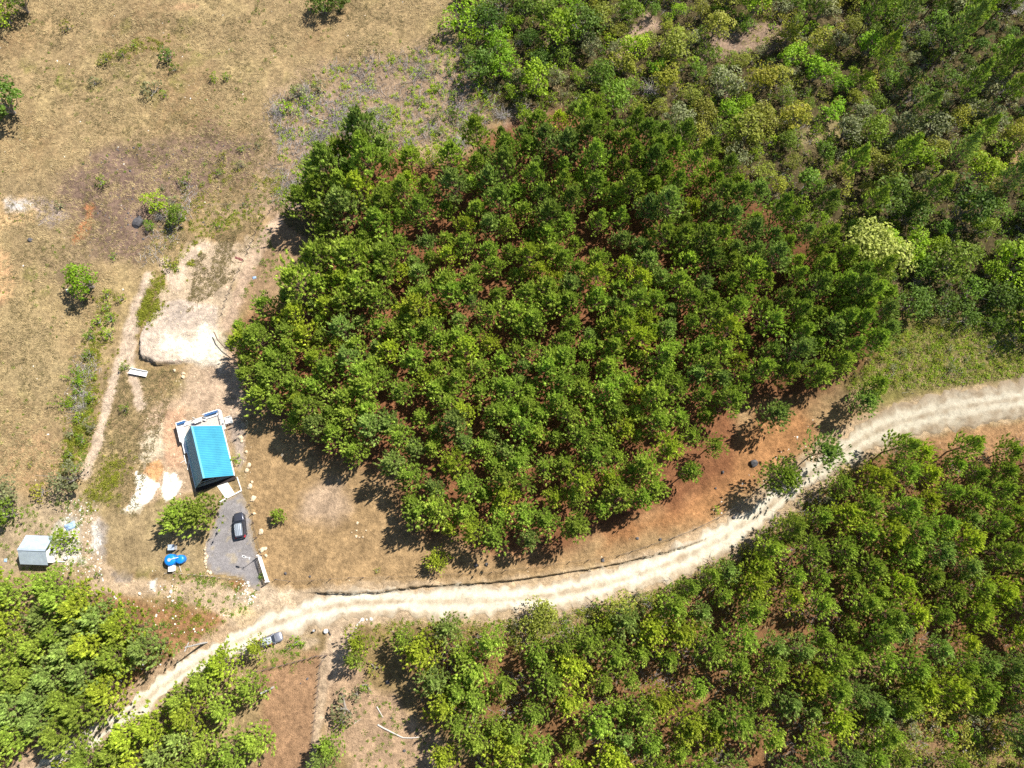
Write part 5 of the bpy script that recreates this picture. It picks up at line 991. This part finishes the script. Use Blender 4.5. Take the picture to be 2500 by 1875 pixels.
up = at(667, 1678); u3 = empty('utility_pole', up, 0); tag(u3, 'grey pole rising beside the pines at the bare red field', 'utility pole')
m = MB(); m.tube([(0, 0, -.3), (0, 0, 6.0)], [.19, .13], 10); m.build('pole', M['grey_conc'], u3); m = MB(); m.box((0, 0, 5.6), (.5, .09, .09)); m.build('bracket', M['black'], u3)

# ---- water tanks and their boxes
def tank(px, r, h, lab, pipe=False):
    p = at(*px, h * .5); t = empty('water_tank', p, .3); tag(t, lab, 'water tank')
    prof = [(r * .96, 0), (r, .06), (r * .96, .2), (r, .28), (r * .96, .42), (r, .5), (r * .97, .64), (r, .74), (r * .97, .84), (r * .8, .93), (r * .42, 1.0), (r * .34, 1.0)]
    m = MB(); an = np.linspace(0, 2 * np.pi, 28, endpoint=False); m.rings([np.stack([np.cos(an) * a, np.sin(an) * a, np.full(28, z * h)], 1) for a, z in prof]); m.build('body', M['tank'], t, True)
    m = MB(); m.disc((0, 0, h), r * .30, .06, 20); m.build('lid', M['grey_conc'] if pipe else M['tank'], t)
    if pipe: m = MB(); m.tube([(.15, 0, h + .1), (r + .6, -.05, h + .1)], .06, 6); m.build('pipe', M['white'], t)
    return t
tank((418, 1367), 1.02, 1.5, 'larger blue water tank with a white pipe laid across its lid', True); tank((441.5, 1365.5), .78, 1.25, 'smaller blue water tank to the right of the larger one')
def box_thing(name, px, d, rz, m, lab, cat, lidm, legs=False):
    t = empty(name, at(*px, d[2] / 2), rz); tag(t, lab, cat); b = MB(); b.box((0, 0, d[2] / 2 - .05), (d[0], d[1], d[2] + .1)); b.build('body', m, t, bevel=.02); b = MB(); b.box((0, 0, d[2] + .035), (d[0] + .12, d[1] + .12, .07)); b.build('lid', lidm, t); 
    b = MB(); b.box((d[0] / 2 + .02, 0, d[2] * .6), (.03, .12, .08)); b.build('handle', M['black'], t); return t
box_thing('pump_cabinet', (421.5, 1336.5), (1.0, .85, 1.2), .05, M['grey_conc'], 'grey pump cabinet in the pine shadow above the blue tanks', 'cabinet', M['white_sheet'])
box_thing('meter_box', (420.5, 1387.5), (.85, .95, .8), .05, M['white'], 'white concrete meter box below the blue tanks', 'box', M['white'])
p = [at(*q) for q in Z(360, 1180, 5.924, [(462, 1170), (492, 1278)])]; m = MB(); m.tube([Vector((0, 0, .12)), p[1] - p[0] + Vector((0, 0, .12))], .06, 6); tag(m.build('plank', M['log'], None, loc=p[0]), 'thin pale pole leaning out below the smaller tank', 'pole')

# ---- white cabin
c4 = [at(*q, 2.6) for q in ((57.6, 1307.8), (125.5, 1307.8), (114.6, 1378), (48.8, 1377.7))]; cc = sum(c4, Vector()) / 4; cw = ((c4[1] - c4[0]).length + (c4[2] - c4[3]).length) / 2; cl = ((c4[3] - c4[0]).length + (c4[2] - c4[1]).length) / 2
cab = empty('cabin', Vector((cc.x, cc.y, float(g(cc.x, cc.y)))), math.radians(-2)); tag(cab, 'small cabin with a white and grey-blue sheet metal roof', 'cabin')
m = MB(); m.box((0, 0, 1.05), (cw - .7, cl - .7, 2.3)); m.build('wall', M['white'], cab)
m = MB(); m.box((0, -cl / 2 + .33, 1.1), (1.0, .06, 2.0)); m.build('door', M['dark_wood'], cab)
for s in (-1, 1):
    m = MB(); n = 24; ys = cl / 2 + .05; xs = np.linspace(-cw / 2, cw / 2, n * 4 + 1); hz_ = lambda i: .02 if i % 4 == 0 else 0
    top = [(x, .0, 3.75 + hz_(i)) for i, x in enumerate(xs)]; low = [(x, s * ys, 2.25 + hz_(i)) for i, x in enumerate(xs)]; k = len(xs)
    m.add(top + low + [(x, y, z - .06) for x, y, z in top] + [(x, y, z - .06) for x, y, z in low], [(i, i + 1, k + i + 1, k + i) for i in range(k - 1)] + [(2 * k + i, 3 * k + i, 3 * k + i + 1, 2 * k + i + 1) for i in range(k - 1)] + [(k + i, k + i + 1, 3 * k + i + 1, 3 * k + i) for i in range(k - 1)])
    m.build('roof', M['white_sheet'], cab)
m = MB(); m.box((0, 0, 3.79), (cw + .05, .35, .03)); m.build('ridge_cap', M['white_sheet'], cab)
m = MB(); m.box((cw / 2 - .32, 0, 1.5), (.05, 1.0, .9)); w_ = m.build('window', M['grey_conc'], cab); m = MB(); m.box((cw / 2 - .285, 0, 1.5), (.03, .85, .75)); m.build('pane', M['window'], w_)
ZC = lambda l: Z(0, 1240, 7.373, l)
for px, lab in ((ZC([(905, 545), (1000, 545), (1020, 765), (880, 775)]), 'upper white patio slab beside the cabin'), (ZC([(860, 862), (970, 862), (985, 965), (850, 970)]), 'lower white patio slab beside the cabin')): slab('patio_slab', px, .12, M['concrete'], lab, 'patio')
for px, lab in ((ZC([(985, 560), (1130, 575)]), 'short white beam reaching right from the upper patio'), (ZC([(860, 968), (1180, 968)]), 'long white beam along the lower patio')):
    wall_line('low_wall', px, .14, .35, M['concrete'], lab, 'wall')
tl = empty('patio_stool', at(*ZC([(1195, 900)])[0], .3), 0); tag(tl, 'round white drum with a dark rim on the gravel right of the cabin', 'drum'); m = MB(); m.disc((0, 0, 0), .30, .55, 18); m.build('body', M['white'], tl); m = MB(); m.tube([(math.cos(a) * .31, math.sin(a) * .31, .56) for a in np.linspace(0, 6.283, 19)], .045, 5, False); m.build('rim', M['black'], tl)
ch = empty('lattice_chair', at(*ZC([(925, 665)])[0], .4), .2); tag(ch, 'dark metal chair on the upper patio of the cabin', 'chair'); m = MB(); [m.tube([(x, -.25, .45), (x, .25, .45)], .018, 4) for x in (-.2, -.1, 0, .1, .2)]; m.tube([(-.22, .25, .45), (-.22, .3, .9), (.22, .3, .9), (.22, .25, .45)], .02, 4); m.build('seat', M['black'], ch)
for x in (-.2, .2):
    for y in (-.22, .22): m = MB(); m.tube([(x, y, 0), (x, y, .45)], .016, 4); m.build('leg', M['black'], ch)
# heaped tarp, crumpled
def crumple(name, px, w, l, hgt, m, lab, cat, rz=0):
    n = 12; X, Y = np.meshgrid(np.linspace(-1, 1, n), np.linspace(-1, 1, n)); sx, sy = rng.random(2) * 50; h = hgt * np.clip(1 - np.maximum(abs(X), abs(Y)) ** 3, 0, 1) * (.6 + .9 * np.abs(fbm(X * 2 + sx, Y * 2 + sy, 77, 3))); X2 = X * w / 2 * (1 + .15 * fbm(Y * 2 + sx, X + sy, 5, 2)); Y2 = Y * l / 2 * (1 + .15 * fbm(X * 2, Y * 2 + sx, 6, 2))
    a = (np.arange(n - 1)[:, None] * n + np.arange(n - 1)[None]).ravel(); o = link(name, mesh_np(name, np.stack([X2.ravel(), Y2.ravel(), h.ravel() + .03], 1), [np.stack([a, a + 1, a + 1 + n, a + n], 1)], [m]), None, at(*px), (0, 0, rz)); so = o.modifiers.new('thick', 'SOLIDIFY'); so.thickness = .02; tag(o, lab, cat)
crumple('tarp', ZC([(1270, 330)])[0], 1.9, 1.3, .5, M['tarp'], 'crumpled pale blue tarpaulin on the white gravel above the palm', 'tarp', .5); crumple('cloth', ZC([(100, 945)])[0], .55, .6, .2, M['tarp'], 'small blue cloth lying left of the cabin', 'cloth')
crumple('plastic_bag', ZZ([(535, 788)])[0], .75, .55, .22, M['tarp'], 'pale blue-white plastic bag lying on the mown slope', 'bag', .3); crumple('metal_sheet', ZZ([(365, 583)])[0], 1.7, .55, .10, M['rust'], 'rust-red metal sheet lying by the slope fence', 'sheet', -.35)
# palm by the cabin
pm = at(*ZC([(1180, 560)])[0]); pr = empty('palm_tree', pm, 0); tag(pr, 'small palm with sparse drooping fronds above the lime shrub', 'palm')
m = MB(); m.tube([(0, 0, -.1), (.05, .05, 1.4), (-.05, .1, 2.9)], [.14, .11, .09], 8); m.build('trunk', M['bark_grey'], pr)
for k in range(11):
    a = k * .62 + rng.random() * .3; L_ = 1.9 * (.8 + .3 * rng.random()); d = np.array([math.cos(a), math.sin(a)]); vs = MB(); rib = [np.array([-.05 + d[0] * t * L_, .1 + d[1] * t * L_, 2.9 + .75 * t - 1.5 * t * t]) for t in np.linspace(0, 1, 8)]; vs.tube(rib, .02, 3, False)
    for t in range(1, 8):
        for s in (-1, 1):
            p_ = rib[t]; sd = np.array([-d[1] * s, d[0] * s, -.35]); e_ = p_ + sd * .42 * (1.15 - t / 9) + np.array([d[0], d[1], 0]) * .22; q_ = (p_ + e_) / 2 + np.array([d[0], d[1], 0]) * .06; vs.add([p_, q_, e_, (p_ + e_) / 2 - np.array([d[0], d[1], 0]) * .05], [(0, 1, 2, 3)])
    vs.build('frond', M['frond'], pr)
# shrubs with long arching shoots left of the worn track
def arch_shrub(px, h, specs, lab):
    p = at(*px, h); o = empty('arching_shrub', p); tag(o, lab, 'shrub'); st = MB(); cs, rs = [], []
    for a, L_, hh in specs:
        pts = [np.array([math.cos(a) * L_ * t, math.sin(a) * L_ * t, .1 + hh * math.sin(t * 2.0)]) for t in np.linspace(0, 1, 8)]; st.tube(pts, [.05, .045, .04, .035, .03, .02, .015, .01], 5)
        for q in pts[2:]: cs.append(q + rng.normal(size=3) * .06); rs.append(.36 * (1 - .04 * len(cs) % 1))
    rs = [.33 * (.8 + .4 * rng.random()) for _ in cs]
    for k in range(7): cs.append(rng.normal(size=3) * (.5, .5, .15) + (0, 0, .7)); rs.append(.55)
    v, q = leafballs(cs, rs, 110, .17); link('crown', mesh_np('arch', v, [q], [M['bright']]), o); st.build('stems', M['bark_grey'], o)
arch_shrub((193, 925), .5, [(3.05, 3.6, .8), (2.2, 2.6, 1.2), (1.5, 2.2, 1.4), (.7, 2.0, 1.4), (5.2, 1.5, 1)], 'bright shrub throwing long leafy shoots to the left, beside the worn track')
arch_shrub((170, 985), .5, [(3.2, 3.9, .9), (2.6, 2.9, 1.2), (3.9, 1.8, .8), (.3, 1.4, 1)], 'lower shrub with one long shoot reaching into the pasture')
# white trough
tr0, tr1 = at(*Z(280, 600, 4.365, [(165, 1335)])[0]), at(*Z(280, 600, 4.365, [(350, 1372)])[0]); d = tr1 - tr0; L_ = math.hypot(d.x, d.y); o = empty('trough', (tr0 + tr1) / 2, math.atan2(d.y, d.x)); tag(o, 'white concrete trough below the levelled pad', 'trough')
m = MB(); m.box((0, 0, .22), (L_, .95, .12)); m.build('base', M['concrete'], o)
for s in (-1, 1): m = MB(); m.box((0, s * .52, .38), (L_, .10, .5)); m.build('side_wall', M['white'], o)
# logs, planks and the drum by the side track
def log(px, r, lab, m='log', cat='log', name='fallen_log', lift=0):
    p = [at(*q) for q in px]; o = MB(); k = len(p); rr = np.linspace(r, r * .6, k); o.tube([(q - p[0]) + Vector((0, 0, r + lift)) for q in p], rr, 8); tag(o.build(name, M[m], None, loc=p[0], smooth=False), lab, cat)
ZL = lambda l: Z(860, 1720, 8.508, l)
log(ZL([(530, 415), (640, 480), (760, 540), (930, 625), (1010, 665), (1060, 685), (1220, 690), (1390, 675)]), .14, 'long bent bleached log lying in the sandy clearing'); log(ZL([(512, 42), (575, 150), (640, 262)]), .11, 'short straight pale plank in the sandy clearing', cat='plank', name='plank')
log(ZL([(40, 400), (110, 345), (180, 305)]), .05, 'thin grey stick at the edge of the sandy clearing'); log(Z(0, 440, 4.366, [(412, 482), (500, 430), (590, 368)]), .06, 'pale thin branch lying beside the grey stones in the pasture')
log(Z(600, 180, 3.687, [(555, 360), (620, 400), (690, 425), (760, 455)]), .10, 'long grey fallen trunk in the brushwood patch'); log(Z(600, 180, 3.687, [(800, 430), (860, 470), (910, 505)]), .06, 'grey branch continuing right of the long fallen trunk'); log(Z(600, 180, 3.687, [(1045, 520), (1070, 565), (1090, 605)]), .08, 'bare stem under the dead branch fan on the slope'); log(Z(600, 180, 3.687, [(890, 320), (955, 275)]), .05, 'short pale stick in the brushwood slope')
log(Z(500, 500, 4.424, [(1070, 0), (1120, 30), (1180, 75), (1260, 135)]), .08, 'curved white dead limb at the corner of the old pine clump', lift=2.5); log(Z(500, 500, 4.424, [(130, 1400), (165, 1480), (230, 1550), (300, 1600), (360, 1650)]), .10, 'dark bent limb leaning over the right edge of the white pad', m='bark', lift=1.2)
log(ZB([(1105, 535), (1130, 575), (1150, 612)]), .16, 'dark timber lying beside the white drum', m='black', cat='timber', name='timber'); log(V([(1190, 70), (1212, 55), (1225, 40)]), .07, 'grey stick in the upper thicket')
log(Z(80, 780, 3.606, [(885, 985), (940, 935), (990, 890)]), .06, 'dark dry branch sticking out of the tall grass', m='bark'); log(Z(80, 780, 3.606, [(370, 818), (430, 815), (480, 820)]), .06, 'straight white stick in the shrub line left of the track'); log(Z(80, 780, 3.606, [(440, 912), (470, 880), (510, 850)]), .05, 'curved pale stick below the straight one')
dr = empty('drum', at(*ZB([(1083, 558)])[0], .3), 0); tag(dr, 'white plastic drum beside the dark timber at the side track', 'drum'); m = MB(); m.tube([(0, 0, 0), (0, 0, .08), (0, 0, .5), (0, 0, .62)], [.36, .38, .38, .32], 20); m.build('body', M['white'], dr, True); m = MB(); m.disc((0, 0, .62), .2, .05, 16); m.build('lid', M['white'], dr)
mb_ = empty('marker_post', at(*ZB([(935, 545)])[0]), 0); tag(mb_, 'short dark marker post in the grass left of the white drum', 'post'); m = MB(); m.box((0, 0, .4), (.3, .3, .9), taper=.8); m.build('body', M['black'], mb_); m = MB(); m.box((0, 0, .88), (.34, .34, .06)); m.build('cap', M['grey_conc'], mb_)
# boulders
def rock_mesh(seed, m, sub=3):
    bm = bmesh.new(); bmesh.ops.create_icosphere(bm, subdivisions=sub, radius=1); r_ = np.random.default_rng(seed); sc = r_.uniform(.75, 1.2, 3); cuts = [(Vector(rv(1)[0]), r_.uniform(.55, .85)) for _ in range(7)]
    for v in bm.verts:
        for n_, dd in cuts:
            k = v.co.dot(n_) - dd
            if k > 0: v.co -= n_ * k * .9
        c = v.co; f = 1 + .10 * float(fbm(c.x * 2.5 + seed, c.y * 2.5 + c.z * 1.7, seed, 3)); v.co = Vector((c.x * sc[0] * f, c.y * sc[1] * f, c.z * sc[2] * .7 * f))
    me = bpy.data.meshes.new('boulder'); bm.to_mesh(me); bm.free(); me.materials.append(M[m]); return me
RK = {k: [rock_mesh(s, k) for s in (1, 2, 3)] for k in ('rock_pale', 'rock_white', 'rock_dark')}
def rock(px, r, m, lab, grp=None):
    p = at(*px); o = link('boulder', RK[m][int(rng.integers(3))], None, p + Vector((0, 0, r * .25)), (rng.random() * .3, rng.random() * .3, rng.random() * 6.28), r); tag(o, lab, 'boulder', grp)
rock((341.5, 545), 1.25, 'rock_dark', 'big dark boulder beside the dead white bush'); rock((1839, 1131), .95, 'rock_dark', 'large dark pointed boulder on the red slope above the road'); rock(Z(0, 440, 4.366, [(328, 640)])[0], .55, 'rock_dark', 'dark boulder alone in the left pasture'); rock((165.5, 710), .45, 'rock_white', 'white rock at the left foot of the lone round tree')
for q, r in ((ZL([(815, 280)])[0], .22), (ZL([(1085, 955)])[0], .32), (ZB([(830, 1200)])[0], .22), (ZB([(740, 1262)])[0], .16), ((947, 1665), .5)): rock(q, r, 'rock_dark', 'dark stone lying in the bare ground around the bottom clearings', 'dark stones around the bottom clearings')
for q, r in (((697, 1400), .38), ((757, 1407), .25), ((1162, 1380), .45), ((1188, 1378), .4), ((1471, 1368), .35), ((1612, 1317), .35), ((1556, 1315), .3), ((1791, 1263), .45), ((1764, 1153), .4), ((1747, 1192), .25)): rock(q, r, 'rock_dark', 'dark stone lying just inside the roadside fence', 'dark stones inside the roadside fence')
g1 = Z(360, 1180, 5.924, [(1480, 45), (1540, 220), (1505, 245), (1548, 440), (1640, 700), (1700, 940), (1715, 1045), (1650, 960)]) + Z(500, 860, 4.424, [(400, 960), (450, 1075), (475, 1220), (455, 1275), (510, 1400), (485, 1450), (520, 1580), (840, 1110), (390, 930)])
for q in g1: rock(q, .25 + .28 * rng.random(), 'rock_pale', 'pale yellowish boulder along the right edge of the gravel strip and house path', 'boulders edging the gravel strip')
for q in Z(360, 1180, 5.924, [(840, 930), (830, 960), (838, 1020), (845, 1090), (838, 1130), (845, 1170), (848, 1215), (870, 1275), (915, 1290), (860, 1060)]): rock(q, .22 + .16 * rng.random(), 'rock_pale', 'pale boulder along the left edge of the gravel strip near the tanks', 'boulders on the left edge of the gravel strip')
for q in Q3([(1545, 600), (1582, 632), (1540, 658), (1552, 662), (1568, 660), (1520, 640), (1540, 632)]): rock(q, .16 + .12 * rng.random(), 'rock_pale', 'pale stone of the loose ring in the middle of the lawn', 'pale stones of the ring on the lawn')
for q in Q3([(1070, 857), (1092, 915), (1080, 930), (748, 935), (605, 905), (660, 880), (740, 895), (1075, 870)]) + Z(600, 1440, 5.53, [(1690, 395), (1635, 400), (1575, 405)]): rock(q, .22 + .15 * rng.random(), 'rock_white', 'white rock beside the dirt lane or the road junction', 'white rocks by the lane and junction')
for q in Z(280, 600, 4.365, [(735, 1365), (640, 1330), (730, 1400)]): rock(q, .45, 'rock_pale', 'pale boulder at the broken lower edge of the white pad', 'boulders at the pad edge')
